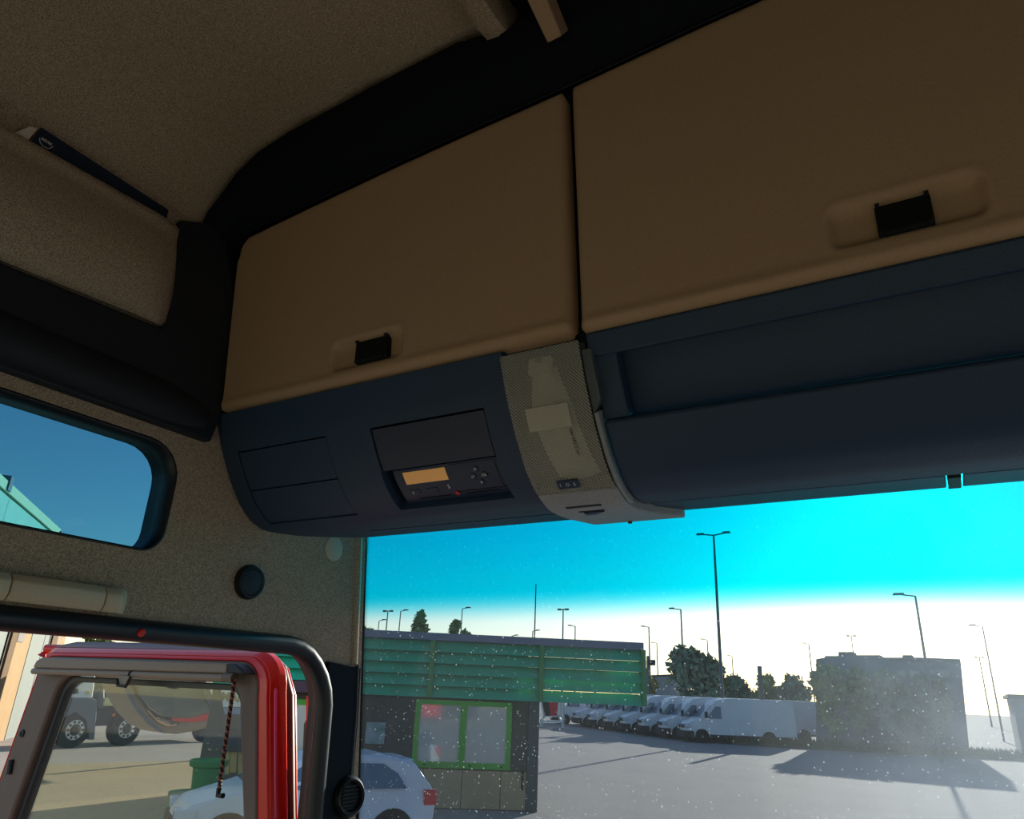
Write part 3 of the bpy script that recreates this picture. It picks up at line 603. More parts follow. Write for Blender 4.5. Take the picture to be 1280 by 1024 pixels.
# ================================================================== OPEN DOOR of the cab
od = thing('open_truck_door', 'red truck door swung wide open, taupe inner frame with glass', 'truck door', (-1.45, 1.03, -1.3))
DY = 1.0
def dloop(x0t, x0b, x1t, x1b, zt, zb, rl, rr, y, n=8):   # door outline seen from inside: leaning sides, rounded top corners
    P = [Vector((x0b, y, zb))]
    P += [Vector((x0t + rl - rl * math.cos(t), y, zt - rl + rl * math.sin(t))) for t in [i * math.pi / 2 / n for i in range(n + 1)]]
    P += [Vector((x1t - rr + rr * math.sin(t), y, zt - rr + rr * math.cos(t))) for t in [i * math.pi / 2 / n for i in range(n + 1)]]
    P += [Vector((x1b, y, zb))]; return P
def frame(A, B_, dy, m, name, y0=None, bevel=0.003):
    n = len(A); mb = MB(); off = Vector((0, dy, 0))
    mb.add(A + B_ + [a + off for a in A] + [b + off for b in B_], [(i, i + 1, n + i + 1, n + i) for i in range(n - 1)] + [(2 * n + i, 3 * n + i, 3 * n + i + 1, 2 * n + i + 1) for i in range(n - 1)] +
           [(i, 2 * n + i, 2 * n + i + 1, i + 1) for i in range(n - 1)] + [(n + i, n + i + 1, 3 * n + i + 1, 3 * n + i) for i in range(n - 1)] + [(0, n, 3 * n, 2 * n), (n - 1, 3 * n - 1, 4 * n - 1, 2 * n - 1)])
    return build(name, mb, m, od, bevel=bevel)
ZB = -0.42
L0 = dloop(-1.93, -2.00, -1.105, -1.012, 0.050, ZB, 0.045, 0.07, DY + 0.02)     # outer red
L1 = dloop(-1.915, -1.99, -1.115, -1.020, 0.038, ZB, 0.045, 0.065, DY + 0.005)
L2 = dloop(-1.905, -1.982, -1.138, -1.046, 0.030, ZB, 0.045, 0.06, DY)
L3 = dloop(-1.815, -1.885, -1.182, -1.068, -0.010, ZB, 0.055, 0.045, DY)
frame(L0, L1, 0.02, RED, 'outer_frame'); frame(L1, L2, 0.03, RED, 'frame_bead', bevel=0.006)
frame(L2, L3, 0.035, TAUPE, 'inner_trim', bevel=0.006)
frame(dloop(-1.812, -1.884, -1.183, -1.069, -0.012, ZB, 0.05, 0.042, DY + 0.012), dloop(-1.796, -1.866, -1.193, -1.079, -0.024, ZB, 0.045, 0.036, DY + 0.012), 0.02, RUBBER, 'glass_rubber', bevel=0.002)
gp = dloop(-1.800, -1.872, -1.189, -1.075, -0.020, ZB, 0.045, 0.036, DY + 0.020)
build('pane', MB().prism(gp, (0, 0.004, 0)), SIDEGL, od, smooth=0)
build('edge_face', MB().hexa([(-1.104, DY + 0.010, -0.010), (-1.150, DY + 0.080, -0.008), (-1.053, DY + 0.080, ZB), (-1.012, DY + 0.010, ZB), (-1.15, DY + 0.025, -0.010), (-1.19, DY + 0.08, -0.008), (-1.09, DY + 0.08, ZB), (-1.06, DY + 0.025, ZB)]), RED_REFLECT, od, bevel=0.008)
es = [(-1.60, DY + 0.085, 0.044), (-1.28, DY + 0.085, 0.043), (-1.215, DY + 0.085, 0.038), (-1.180, DY + 0.085, 0.018), (-1.150, DY + 0.085, -0.03), (-1.112, DY + 0.085, -0.2), (-1.060, DY + 0.085, ZB)]
build('edge_seal', MB().tube(es, 0.013, 12), mat('plum black seal', (62, 44, 46), 0.5, 0.4), od)
es2 = [Vector(p) + Vector((-0.008, 0.022, -0.001)) for p in es]
build('outer_skin', MB().tube(es2, 0.007, 12), RED, od)
build('outer_skin', MB().tube([(-2.00, DY + 0.05, 0.030), (-1.995, DY + 0.055, 0.048), (-1.92, DY + 0.07, 0.048)], 0.012, 10), RED, od)
build('rain_rail', MB().hexa([(-1.93, DY + 0.03, 0.052), (-1.16, DY + 0.03, 0.050), (-1.20, DY + 0.05, 0.064), (-1.86, DY + 0.05, 0.066), (-1.93, DY + 0.07, 0.052), (-1.16, DY + 0.07, 0.050), (-1.20, DY + 0.07, 0.064), (-1.86, DY + 0.07, 0.066)]), mat('plum grey trim', (92, 74, 78), 0.5, 0.4), od, bevel=0.003)
# lower body of the door, below the picture
build('door_body', MB().hexa([(-2.0, DY, -1.3), (-1.02, DY, -1.3), (-1.02, DY, ZB), (-2.0, DY, ZB), (-2.0, DY + 0.08, -1.3), (-1.02, DY + 0.08, -1.3), (-1.02, DY + 0.08, ZB), (-2.0, DY + 0.08, ZB)]), RED, od, bevel=0.01)
# left stile details
scr = onY(28, 917, DY - 0.001)
build('stile_screw', MB().lathe(scr, (0, -1, 0), [(0.008, 0), (0.008, 0.002), (0.005, 0.003), (0.004, 0.0015), (0, 0.0015)], 20), BLACKP, od)
build('stile_plug', MB().tube([onY(12, 968, DY - 0.002), onY(15, 950, DY - 0.002)], 0.007, 10), BLACKP, od)
# roller blind
rb = thing('roller_blind', 'grey-brown roller blind cassette along the top of the open door', 'blind', (-1.5, DY - 0.03, -0.02))
def pbox(q, d, y=DY - 0.03): return MB().prism([onY(px, py, y) for px, py in q], (0, d, 0))
build('cassette', pbox([(41, 834), (45, 826), (52, 822), (283, 829), (283, 842), (42, 835)], 0.03), BLINDM, rb, bevel=0.003)
build('end_cap', pbox([(284, 829), (294, 830), (301, 836), (305, 843), (284, 842.5)], 0.03), DARKT, rb, bevel=0.003)
build('roller_bar', MB().tube([onY(42, 839, DY - 0.025), onY(290, 847.5, DY - 0.025)], 0.0068, 12), BLINDM, rb)
build('bar_knuckle', MB().tube([onY(281, 847, DY - 0.027), onY(293, 848, DY - 0.027)], 0.009, 12), TAUPE, rb)
build('bar_joint', MB().tube([onY(164, 843, DY - 0.026), onY(165.5, 843, DY - 0.026)], 0.0078, 12), BLK, rb)
build('pull_tab', pbox([(146, 844), (162, 845), (159, 857), (150, 857), (146, 853)], 0.008, DY - 0.034), BLINDM, rb, bevel=0.002)
build('tab_clip', MB().tube([onY(146, 849, DY - 0.036), onY(147, 857, DY - 0.036), onY(157, 858.5, DY - 0.036), onY(163, 847, DY - 0.036)], 0.003, 8), BLACKP, rb)
cw = [onY(293, 850, DY - 0.03), onY(274, 985, DY - 0.03)]
def helix(a, b, ph, r=0.0022, turns=16, n=120):
    out = []
    for i in range(n + 1):
        t = i / n; a_ = ph + turns * 2 * math.pi * t; out.append(a.lerp(b, t) + Vector((math.cos(a_) * r, math.sin(a_) * r, 0)))
    return out
CORD = mat('brown red blind cord', (150, 96, 78), 0.6, 0.2); CORD2 = mat('dark cord strand', (58, 36, 32), 0.6, 0.2)
build('cord', MB().tube(helix(cw[0], cw[1], 0), 0.0022, 6), CORD, rb); build('cord_strand', MB().tube(helix(cw[0], cw[1], math.pi), 0.0020, 6), CORD2, rb)
build('cord_hook', MB().tube([cw[1], cw[1] + Vector((0, 0, -0.012)), onY(279, 995, DY - 0.03)], 0.0045, 8), BLACKP, rb)
# exterior mirror on the truck, seen in the gap between door and pillar
mr_ = thing('exterior_mirror', 'dark exterior mirror housing in the gap between the open door and pillar', 'mirror', (-1.17, 1.24, -0.5))
mq = [(377, 990), (381, 905), (385, 897), (391, 896), (396, 905), (396, 995), (390, 1040), (374, 1040)]
build('housing', MB().prism([onY(a - 3, b, 1.24) for a, b in mq], (0.03, 0.07, 0)), mat('mirror housing', (62, 60, 64), 0.5, 0.4), mr_, bevel=0.008)
build('red_bracket', MB().tube([onY(386, 870, 1.22), onY(386, 940, 1.22), onY(384, 1010, 1.22)], 0.0055, 8), RED, mr_)

# ================================================================== OUTSIDE
G = -2.6
def ground_mat(name, c1, c2, crack=True):
    m = mat(name, c1, 0.92, 0.15, rgb2=c2, noise_scale=0.5, bump=0.0, contrast=0.7); t = m.node_tree; b = t.nodes['Principled BSDF']
    rp = [x for x in t.nodes if x.type == 'VALTORGB'][0]; geo = t.nodes.new('ShaderNodeNewGeometry')
    n2 = t.nodes.new('ShaderNodeTexNoise'); n2.inputs['Scale'].default_value = 9; n2.inputs['Detail'].default_value = 6; t.links.new(geo.outputs['Position'], n2.inputs['Vector'])
    mx = t.nodes.new('ShaderNodeMix'); mx.data_type = 'RGBA'; mx.blend_type = 'MULTIPLY'; mx.inputs[0].default_value = 0.5
    t.links.new(rp.outputs[0], mx.inputs[6]); t.links.new(n2.outputs['Fac'], mx.inputs[7]); t.links.new(mx.outputs[2], b.inputs['Base Color']); return m
ASPH = ground_mat('grey asphalt', (186, 180, 178), (170, 165, 164)); CONC = ground_mat('sandy concrete', (196, 180, 154), (182, 166, 140))
struct('ground', MB().box((-400, -60, G - 0.5), (400, 500, G)), ASPH)
struct('ground_concrete', MB().prism([(-60, -20, G + 0.001), (-2.5, -20, G + 0.001), (-2.5, 5.0, G + 0.001), onZ(330, 975, G), onZ(330, 948, G), onZ(60, 956, G), onZ(-120, 985, G)], (0, 0, 0.004)), CONC)
# ---- vehicles
def wheel(mb_t, mb_r, c, ax, r, w_):
    mb_t.lathe(Vector(c), ax, [(r * 0.62, -w_ / 2), (r * 0.93, -w_ / 2), (r, -w_ / 2 + 0.04), (r, w_ / 2 - 0.04), (r * 0.93, w_ / 2), (r * 0.62, w_ / 2), (r * 0.60, w_ / 2 - 0.03)], 28)
    mb_r.lathe(Vector(c), ax, [(0.001, -w_ / 2 + 0.02), (r * 0.60, -w_ / 2 + 0.02), (r * 0.62, w_ / 2 - 0.015), (r * 0.52, w_ / 2 - 0.05), (r * 0.25, w_ / 2 - 0.01), (0.001, w_ / 2)], 28)
def vehicle(name, label, cat, prof_, hw, taper, wheels, wr, glass, wins, lights, rear, group=None, paint=WHITEP, arches=True, extras=None, width_top=1.35):
    """nose at the origin pointing along -X, length along +X; returns the thing"""
    root = thing(name, label, cat, (0, 0, 0), group)
    def hwid(u, z): return hw - taper * max(0, z - width_top) - 0.16 * max(0, (0.9 - u) / 0.9) ** 2 - (0.04 if z < 0.5 else 0)
    pr = []
    for (a, b) in zip(prof_, prof_[1:] + prof_[:1]):
        k = max(1, int(math.hypot(b[0] - a[0], b[1] - a[1]) / 0.5)); pr += [(a[0] + (b[0] - a[0]) * i / k, a[1] + (b[1] - a[1]) * i / k) for i in range(k)]
    mb = MB(); n = len(pr); NS = 5
    for k in range(NS + 1):
        t = -1 + 2 * k / NS; mb.v += [Vector((u + 0.10 * t * t * (1 if u < 0.3 else 0), t * hwid(u, z), z)) for u, z in pr]
    for k in range(NS): mb.f += [(k * n + i, k * n + (i + 1) % n, (k + 1) * n + (i + 1) % n, (k + 1) * n + i) for i in range(n)]
    mb.f += [tuple(range(n)), tuple(range(NS * n, (NS + 1) * n))]
    build('body', mb, paint, root, bevel=0.05, seg=3, smooth=35)
    for nm, quad, m in glass:     # quads on the centre section: (u,z) bottom, (u,z) top, half-width fraction
        (u0, z0), (u1, z1), fr_ = quad; nn = Vector((-(z1 - z0), 0, (u1 - u0))).normalized() * 0.025
        g = MB(); g.prism([Vector((u0, -hwid(u0, z0) * fr_, z0)) + nn, Vector((u0, hwid(u0, z0) * fr_, z0)) + nn, Vector((u1, hwid(u1, z1) * fr_ * 0.96, z1)) + nn, Vector((u1, -hwid(u1, z1) * fr_ * 0.96, z1)) + nn], -nn * 1.4)
        build(nm, g, m, root, bevel=0.01)
    for poly in wins:
        for sg in (-1, 1):
            build('side_window', MB().prism([Vector((u, sg * (hwid(u, z) + 0.020), z)) for u, z in poly], (0, -sg * 0.08, 0)), VGLASS, root)
    for u in wheels:
        for sg in (-1, 1):
            mt, mr2 = MB(), MB(); wheel(mt, mr2, (u, sg * (hw - 0.12), wr), (0, sg, 0), wr, 0.24)
            wo_ = build('wheel', mt, TYRE, root); build('rim', mr2, RIM, wo_)
            if arches:
                ar = MB().lathe((u, sg * (hw - 0.02), wr), (0, sg, 0), [(wr * 1.22, -0.1), (wr * 1.22, 0.012), (0.001, 0.012)], 24); build('wheel_arch', ar, BLK, root)
    for nm, (u0, y0, z0), (u1, y1, z1), m in lights:
        for sg in (-1, 1):
            build(nm, MB().box((u0, sg * y0 if sg > 0 else -y1, z0), (u1, sg * y1 if sg > 0 else -y0, z1)), m, root, bevel=0.02)
    for nm, lo, hi, m in rear: build(nm, MB().box(lo, hi), m, root, bevel=0.02)
    return root
HL = mat('headlight lens', (190, 205, 220), 0.15, 0.7); BUMP = mat('black bumper plastic', (34, 38, 46), 0.7, 0.3); TAIL = mat('red tail light', (196, 30, 40), 0.2, 0.5)
vprof = [(0.0, 0.30), (-0.02, 0.70), (0.03, 1.02), (0.22, 1.20), (0.98, 1.42), (1.75, 2.22), (2.05, 2.48), (2.8, 2.62), (6.9, 2.66), (6.98, 2.5), (7.0, 0.42), (0.3, 0.30)]
def make_van(label, group):
    r = vehicle('van', label, 'van', vprof, 1.0, 0.085, (1.0, 5.2), 0.36, [('windscreen', ((1.03, 1.46), (1.74, 2.20), 0.90), VGLASS)],
                [[(1.30, 1.42), (2.25, 1.42), (2.25, 2.12), (1.92, 2.12)]],
                [('headlight', (-0.01, 0.52, 0.86), (0.34, 0.93, 1.08), HL), ('door_mirror', (1.18, 1.0, 1.45), (1.32, 1.24, 1.80), BUMP)],
                [('grille', (-0.07, -0.50, 0.82), (0.12, 0.50, 1.00), BUMP), ('bumper', (-0.10, -0.94, 0.26), (0.5, 0.94, 0.66), BUMP), ('side_sill', (1.5, -1.0, 0.34), (6.9, 1.0, 0.50), BUMP), ('badge', (-0.09, -0.07, 0.84), (-0.05, 0.07, 0.97), RIM)], group)
    return r
van0 = make_van('white panel van, the nearest of the row, whole side showing beside the tall lamp post', 'white vans parked in a row')
HEAD = math.radians(34)
van0.rotation_euler = (0, 0, HEAD)
N0 = Vector((-15.9, 48.2, G)); STEP = Vector((-2.06, 1.66, 0))
van0.location = N0
ords = ['second', 'third', 'fourth', 'fifth', 'sixth', 'seventh', 'eighth']
for k in range(1, 8):
    extra = [' fully clear of the green louvres', ' beside the end of the green louvres', ' under the end of the green louvres', ' roof hidden by the louvre end', ' roof hidden by the louvres', ' roof hidden by the louvres', ' next to the red and black board'][k - 1]
    dup(van0, N0 + STEP * k + (Vector((-1.4, 1.1, 0)) if k == 7 else Vector((0, 0, 0))), HEAD, 'white panel van, %s in the row,%s' % (ords[k - 1], extra))
v = dup(van0, Vector((-15.2, 56.2, G)), HEAD, 'white panel van half hidden behind the nearest one, right of the fence post'); v['group'] = 'white vans parked in a row'
# ---- hatchback beside the kiosk
cprof = [(0.0, 0.28), (-0.03, 0.60), (0.12, 0.78), (0.95, 0.98), (1.75, 1.38), (2.2, 1.46), (3.2, 1.46), (3.72, 1.36), (4.02, 0.98), (4.08, 0.70), (4.06, 0.32)]
car = vehicle('hatchback_car', 'silvery white hatchback car with red tail light parked in front of the green kiosk', 'car', cprof, 0.88, 0.42, (0.78, 3.35), 0.31,
              [('windscreen', ((1.02, 1.00), (1.72, 1.36), 0.90), VGLASS), ('rear_window', ((4.00, 1.03), (3.76, 1.33), 0.86), VGLASS)],
              [[(1.25, 0.98), (2.18, 0.98), (2.18, 1.36), (1.85, 1.34)], [(2.28, 0.98), (3.55, 0.98), (3.40, 1.20), (3.15, 1.34), (2.28, 1.36)]],
              [('headlight', (-0.0, 0.50, 0.58), (0.30, 0.82, 0.74), HL), ('tail_light', (3.88, 0.62, 0.72), (4.10, 0.89, 0.95), TAIL), ('door_mirror', (1.35, 0.86, 0.95), (1.55, 1.02, 1.08), SILVER)],
              [('grille', (-0.06, -0.45, 0.40), (0.05, 0.45, 0.60), BUMP), ('spoiler', (3.50, -0.58, 1.36), (3.74, 0.58, 1.40), SILVER), ('number_plate', (4.05, -0.26, 0.45), (4.10, 0.26, 0.57), WHT)], paint=SILVER, width_top=0.95)
HC = math.radians(57)
car.location = Vector((-11.05, 8.35, G)); car.rotation_euler = (0, 0, HC)

# ---- green louvred kiosk
K0, K1 = Vector((-12.5, 14.0, 0)), Vector((-6.87, 18.0, 0)); KD = (K1 - K0).normalized(); KN = Vector((KD.y, -KD.x, 0))     # KN points to the cab
def kp(px, py, off=0.0): return onP(px, py, K0 + KN * off, KN)
def kbox(q, d, off=0.0):    # polygon on the kiosk plane, pushed back by d
    return MB().prism([kp(a, b, off) for a, b in q], -KN * d)
ks = thing('kiosk', 'green louvred kiosk building with dark walls and slate edged flat roof', 'building', Vector((-9.5, 16.5, G)))
def kxz(u, z, off=0): return K0 + KD * u + Vector((0, 0, z)) + KN * off
def kpanel(u0, u1, z0, z1, off, d): return MB().hexa([kxz(u0, z0, off), kxz(u1, z0, off), kxz(u1, z1, off), kxz(u0, z1, off), kxz(u0, z0, off - d), kxz(u1, z0, off - d), kxz(u1, z1, off - d), kxz(u0, z1, off - d)])
def ku(px, py): return (kp(px, py) - K0).dot(KD)
UA, UB, UC, UP = ku(268, 850), ku(803, 845), ku(672, 930), ku(676, 840)
ZT = 1.175; ZL = -0.235
build('roof_slab', kpanel(UA, UB, ZT - 0.13, ZT + 0.04, 0.20, 2.1), ROOFM, ks)
build('wall', kpanel(UA, UC - 0.25, ZL, 0.9, -0.35, 1.5), WALLK, ks)
build('wall', kpanel(UA, UC - 0.02, G, ZL + 0.05, -0.02, 1.8), WALLK, ks)
build('corner_post', kpanel(UC - 0.24, UC + 0.02, G, ZL, 0.06, 0.3), POSTK, ks, bevel=0.01)
# louvre blades, one by one, tilted
posts = [ku(540, 830), ku(676, 840), UB]
segs = [(UA, ku(540, 830) - 0.05), (ku(540, 830) + 0.04, UP - 0.05), (UP + 0.04, UB - 0.04)]
sh = (ZT - 0.13 - ZL) / 5
for si, (u0, u1) in enumerate(segs):
    for k in range(5):
        z1 = ZT - 0.14 - k * sh; z0 = z1 - sh * (0.97 if si == 2 and k == 3 else 1.01)
        mb = MB().hexa([kxz(u0, z0, 0.17), kxz(u1, z0, 0.17), kxz(u1, z1, 0.0), kxz(u0, z1, 0.0), kxz(u0, z0, 0.14), kxz(u1, z0, 0.14), kxz(u1, z1, -0.03), kxz(u0, z1, -0.03)])
        build('louvre_slat', mb, GREENL, ks)
GREENP = mat('green post paint', (60, 132, 74), 0.5, 0.3)
for u in posts: build('louvre_post', kpanel(u - 0.06, u + 0.05, ZL - 0.02, ZT - 0.13, 0.19, 0.25), GREENP, ks)
build('louvre_post', kpanel(ku(745, 850) - 0.02, ku(745, 850) + 0.02, ZL + 0.1, 0.9, -0.1, 0.05), GREENP, ks)
build('rail', MB().tube([kxz(UP, 0.30, -0.12), kxz(UB, 0.30, -0.12)], 0.02, 8), GREENP, ks)
# window
wx0, wx1, wzt, wzb = ku(520, 882), ku(640, 884), kp(580, 882).z, kp(578, 962).z
wzt = -0.30; wzb = kp(578, 961).z
wm = (wx0 + wx1) / 2
build('window_frame', kpanel(wx0, wx1, wzt - 0.11, wzt, 0.05, 0.08), GREENF, ks); build('window_frame', kpanel(wx0, wx1, wzb, wzb + 0.13, 0.05, 0.08), GREENF, ks)
for a, b in ((wx0, wx0 + 0.12), (wm - 0.08, wm + 0.08), (wx1 - 0.12, wx1)): build('window_stile', kpanel(a, b, wzb, wzt, 0.055, 0.08), GREENF, ks)
for a, b in ((wx0 + 0.12, wm - 0.08), (wm + 0.08, wx1 - 0.12)): build('window_pane', kpanel(a, b, wzb + 0.13, wzt - 0.11, 0.02, 0.02), KGLASS, ks)
for a in (wx0 + 0.3, wm - 0.2, wm + 0.2, wx1 - 0.2): build('frame_bolt', MB().lathe(kxz(a, wzb + 0.06, 0.05), KN, [(0.02, 0), (0.02, 0.012), (0, 0.014)], 10), BLK, ks)
for i in range(4):
    a = wx0 - 0.6 + i * 0.9; build('plinth_panel', kpanel(a, min(a + 0.885, UC - 0.25), G + 0.02, wzb - 0.03, 0.01, 0.03), PLINTH, ks, bevel=0.005)
build('drain_pipe', MB().tube([kxz(UC - 0.34, wzb + 0.0, 0.05), kxz(UC - 0.34, wzb - 0.40, 0.05)], 0.025, 8), BLK, ks)
build('poster', kpanel(ku(458, 908), ku(482, 908), kp(470, 930).z, kp(470, 903).z, 0.02, 0.02), mat('pale poster', (164, 168, 176), 0.6, 0.2, rgb2=(96, 140, 130), noise_scale=3, contrast=0.2), ks)
# second window and small roof seen in the gap next to the open door
gx0, gx1 = ku(362, 880), ku(410, 880)
for a, b, z0, z1 in ((gx0, gx1, kp(370, 881).z, kp(370, 874).z), (gx0, gx0 + 0.16, G + 0.7, kp(370, 874).z)): build('window_frame', kpanel(a, b, z0, z1, 0.05, 0.08), GREENF, ks)
build('window_pane', kpanel(gx0 + 0.16, gx1, G + 0.8, kp(370, 881).z, 0.02, 0.02), KGLASS, ks)
build('awning', kpanel(gx0 - 0.1, gx1, kp(370, 866).z, kp(370, 851).z, 0.30, 0.3), mat('plum awning', (98, 72, 84), 0.7, 0.2), ks, bevel=0.03)
# things in front of the kiosk's far left end, seen through the door glass
sg_ = thing('company_sign', 'white sign with grey letters behind the blind cord of the open door', 'sign', kp(290, 930, 0.5))
def kq(q, d, off): return MB().prism([kp(a, b, off) for a, b in q], -KN * d)
build('board', kq([(276, 861), (308, 861), (306, 884), (279, 884)], 0.05, 0.55), WHT, sg_)
build('lower_board', kq([(279, 885), (304, 885), (303, 893), (281, 893)], 0.05, 0.53), mat('blue grey board', (130, 150, 178), 0.6, 0.3), sg_)
build('stand_leg', kq([(282, 893), (284, 893), (281, 970), (279, 970)], 0.05, 0.52), STEEL, sg_); build('stand_leg', kq([(300, 893), (302, 893), (299, 970), (297, 970)], 0.05, 0.52), STEEL, sg_)
hh = (kp(290, 866, 0.56) - kp(290, 878, 0.56)).length
text('letters', 'MAN', hh * 1.25, kp(292, 872, 0.57), KD, (0, 0, 1), mat('sign letters', (66, 72, 80), 0.6, 0.2), sg_, 0.004, bold=0.01)
pl = thing('wooden_pallet', 'upright wooden pallet boards leaning near the dark crate by the kiosk', 'pallet', kp(300, 975, 0.7))
WOOD = mat('pale timber', (206, 176, 112), 0.8, 0.2, rgb2=(176, 146, 92), noise_scale=4)
for q in ([(282, 941), (287, 941), (286, 968), (281, 968)], [(288, 941), (296, 941), (295, 966), (287, 966)], [(298, 941), (305, 941), (303, 968), (297, 968)], [(313, 880), (317, 880), (309, 968), (303, 968)]): build('plank', kq(q, 0.06, 0.72), WOOD, pl)
tag(build('dark_crate', kq([(283, 912), (314, 914), (311, 941), (280, 940)], 0.2, 1.0), BLACKP, bevel=0.02), 'black crate behind the blind cord of the open door, above the pale planks', 'crate')
bn = thing('green_tub', 'round green plastic tub with a wide rim seen through the door glass', 'tub', onZ(262, 972, G + 0.0) * 0.8)
bc = onP(262, 950, K0 + KN * 3.2, KN); bz = bc.z
bn.location = Vector((bc.x, bc.y, G))
GT = mat('green plastic', (24, 128, 60), 0.5, 0.4)
build('tub_body', MB().lathe((bc.x, bc.y, bz - 1.2), (0, 0, 1), [(0.20, 0), (0.24, 0.75), (0.27, 1.1), (0.25, 1.1), (0.2, 0.75)], 28), GT, bn)
build('tub_rim', MB().lathe((bc.x, bc.y, bz - 0.13), (0, 0, 1), [(0.26, 0), (0.34, 0.03), (0.35, 0.12), (0.32, 0.14), (0.26, 0.08)], 28), GT, bn)
build('tub_foot', MB().lathe((bc.x - 0.1, bc.y - 0.1, bz - 1.2), (0, 0, 1), [(0.40, 0), (0.46, 0.6), (0.48, 0.66), (0.2, 0.62)], 28), GT, bn)

# ---- multi-axle truck seen through the door glass
tk = thing('tipper_truck', 'white multi-axle truck with chunky wheels seen through the open door glass', 'truck', (-28, 19, G))
TX = -28.0
DKB = mat('dark chassis', (46, 52, 60), 0.7, 0.3, noise_amt=0.2, noise_scale=2)
TWH = mat('truck cab white', (206, 216, 224), 0.4, 0.4)
def tx(px, py, x=TX): return onX(px, py, x)
build('cab_side', MB().prism([tx(85, 873), tx(92, 848), tx(96, 836), tx(121, 836), tx(116, 873)], (-2.2, 0, 0)), TWH, tk, bevel=0.05)
build('mudguard', MB().prism([tx(70, 900), tx(84, 872), tx(116, 873), tx(122, 876), tx(118, 925), tx(112, 925), tx(108, 900), tx(95, 890), tx(80, 898)], (-0.4, 0, 0)), mat('grey mudguard', (88, 100, 112), 0.6, 0.3), tk, bevel=0.02)
build('chassis', MB().box((TX - 2.0, 16.0, -1.9), (TX - 0.3, 24.5, -1.2)), DKB, tk)
build('rear_cab_gear', MB().box((TX - 1.8, 17.4, -1.3), (TX - 0.5, 18.6, -0.1)), DKB, tk, bevel=0.05)
build('rear_cab_gear', MB().box((TX - 1.7, 20.0, -1.3), (TX - 0.4, 24.0, -0.3)), DKB, tk, bevel=0.05)
for px, py in ((95, 910), (160, 908), (262, 915)):
    c = tx(px, py); c.z = G + 0.60; mt, mr2 = MB(), MB(); wheel(mt, mr2, c - Vector((0.25, 0, 0)), (1, 0, 0), 0.60, 0.42)
    wo_ = build('wheel', mt, TYRE, tk)
    if px < 200:
        build('rim', mr2, DKB, wo_)
        hb = MB().lathe(c - Vector((0.06, 0, 0)), (1, 0, 0), [(0.33, 0), (0.33, 0.03), (0.20, 0.05), (0.20, 0.0)], 28); build('rim_ring', hb, WHT, wo_)
        for k in range(10):
            a_ = k * math.pi / 5; build('rim_hole', MB().lathe(c + Vector((-0.03, 0.265 * math.cos(a_), 0.265 * math.sin(a_))), (1, 0, 0), [(0.045, 0), (0.045, 0.03), (0, 0.03)], 10), DKB, wo_)
        build('hub', MB().lathe(c - Vector((0.06, 0, 0)), (1, 0, 0), [(0.17, 0), (0.15, 0.12), (0.08, 0.14), (0, 0.14)], 18), DKB, wo_)
    else: build('rim', mr2, mat('blue grey rim', (120, 140, 170), 0.4, 0.5), wo_)
build('number_box', MB().prism([tx(132, 873, TX + 0.05), tx(150, 873, TX + 0.05), tx(148, 883, TX + 0.05), tx(130, 882, TX + 0.05)], (-0.5, 0, 0)), mat('cream box', (216, 208, 150), 0.6, 0.3), tk)
build('air_tank', MB().tube([tx(125, 862, TX - 0.2), tx(125, 885, TX - 0.2)], 0.16, 12), STEEL, tk)
build('exhaust_stack', MB().tube([tx(139, 830, TX - 0.2), tx(137, 872, TX - 0.2)], 0.12, 12), WHT, tk)
build('bonnet_mark', MB().prism([tx(91, 866, TX + 0.03), tx(93, 862, TX + 0.03), tx(98, 861, TX + 0.03), tx(98, 867, TX + 0.03), tx(92, 868, TX + 0.03)], (-0.02, 0, 0)), DKB, tk)
build('yellow_sticker', MB().prism([tx(108, 864, TX + 0.03), tx(112, 864, TX + 0.03), tx(112, 868, TX + 0.03), tx(108, 868, TX + 0.03)], (-0.02, 0, 0)), mat('yellow sticker', (214, 184, 60), 0.6, 0.3), tk)
build('side_marker', MB().lathe(tx(142, 894, TX + 0.02), (1, 0, 0), [(0.06, 0), (0.05, 0.04), (0, 0.04)], 12), mat('amber marker', (230, 120, 50), 0.4, 0.4), tk)
# ---- solid shape added for a truck cab reflected in the door glass
tc_ = thing('truck_cab_reflection', 'solid stand-in for the reflection of a grey and red truck cab in the door glass', 'truck cab', onX(215, 915, -20))
def cx_(px, py, x=-20.0): return onX(px, py, x)
hull = [(150, 846), (156, 860), (166, 880), (176, 895), (190, 909), (206, 917), (222, 918), (245, 914), (262, 909), (273, 905), (276, 899), (262, 868), (254, 838), (170, 836)]
build('bumper_hull', MB().prism([cx_(a, b) for a, b in hull], (-1.6, 0.3, 0)), mat('taupe grey bumper', (146, 128, 108), 0.45, 0.4, rgb2=(134, 118, 100), noise_scale=3), tc_, bevel=0.06)
wsp = [(163, 846), (172, 868), (184, 884), (198, 893), (216, 897), (236, 896), (252, 892), (264, 888), (252, 862), (246, 838), (172, 836)]
build('windscreen', MB().prism([cx_(a, b, -19.97) for a, b in wsp], (-0.03, 0, 0)), mat('reflected cab glass', (96, 108, 92), 0.06, 0.8, rgb2=(70, 80, 76), noise_scale=1.2, contrast=0.2), tc_)
build('blue_corner', MB().prism([cx_(a, b, -19.96) for a, b in [(152, 851), (158, 855), (170, 880), (187, 900), (206, 916), (200, 915), (186, 906), (172, 890), (162, 873)]], (-0.04, 0, 0)), mat('slate blue panel', (74, 88, 108), 0.4, 0.4), tc_)
build('red_band', MB().prism([cx_(a, b, -19.95) for a, b in [(204, 893), (218, 898), (238, 898), (254, 894), (265, 890), (271, 898), (262, 900), (245, 903), (228, 903), (215, 901)]], (-0.04, 0, 0)), RED, tc_)
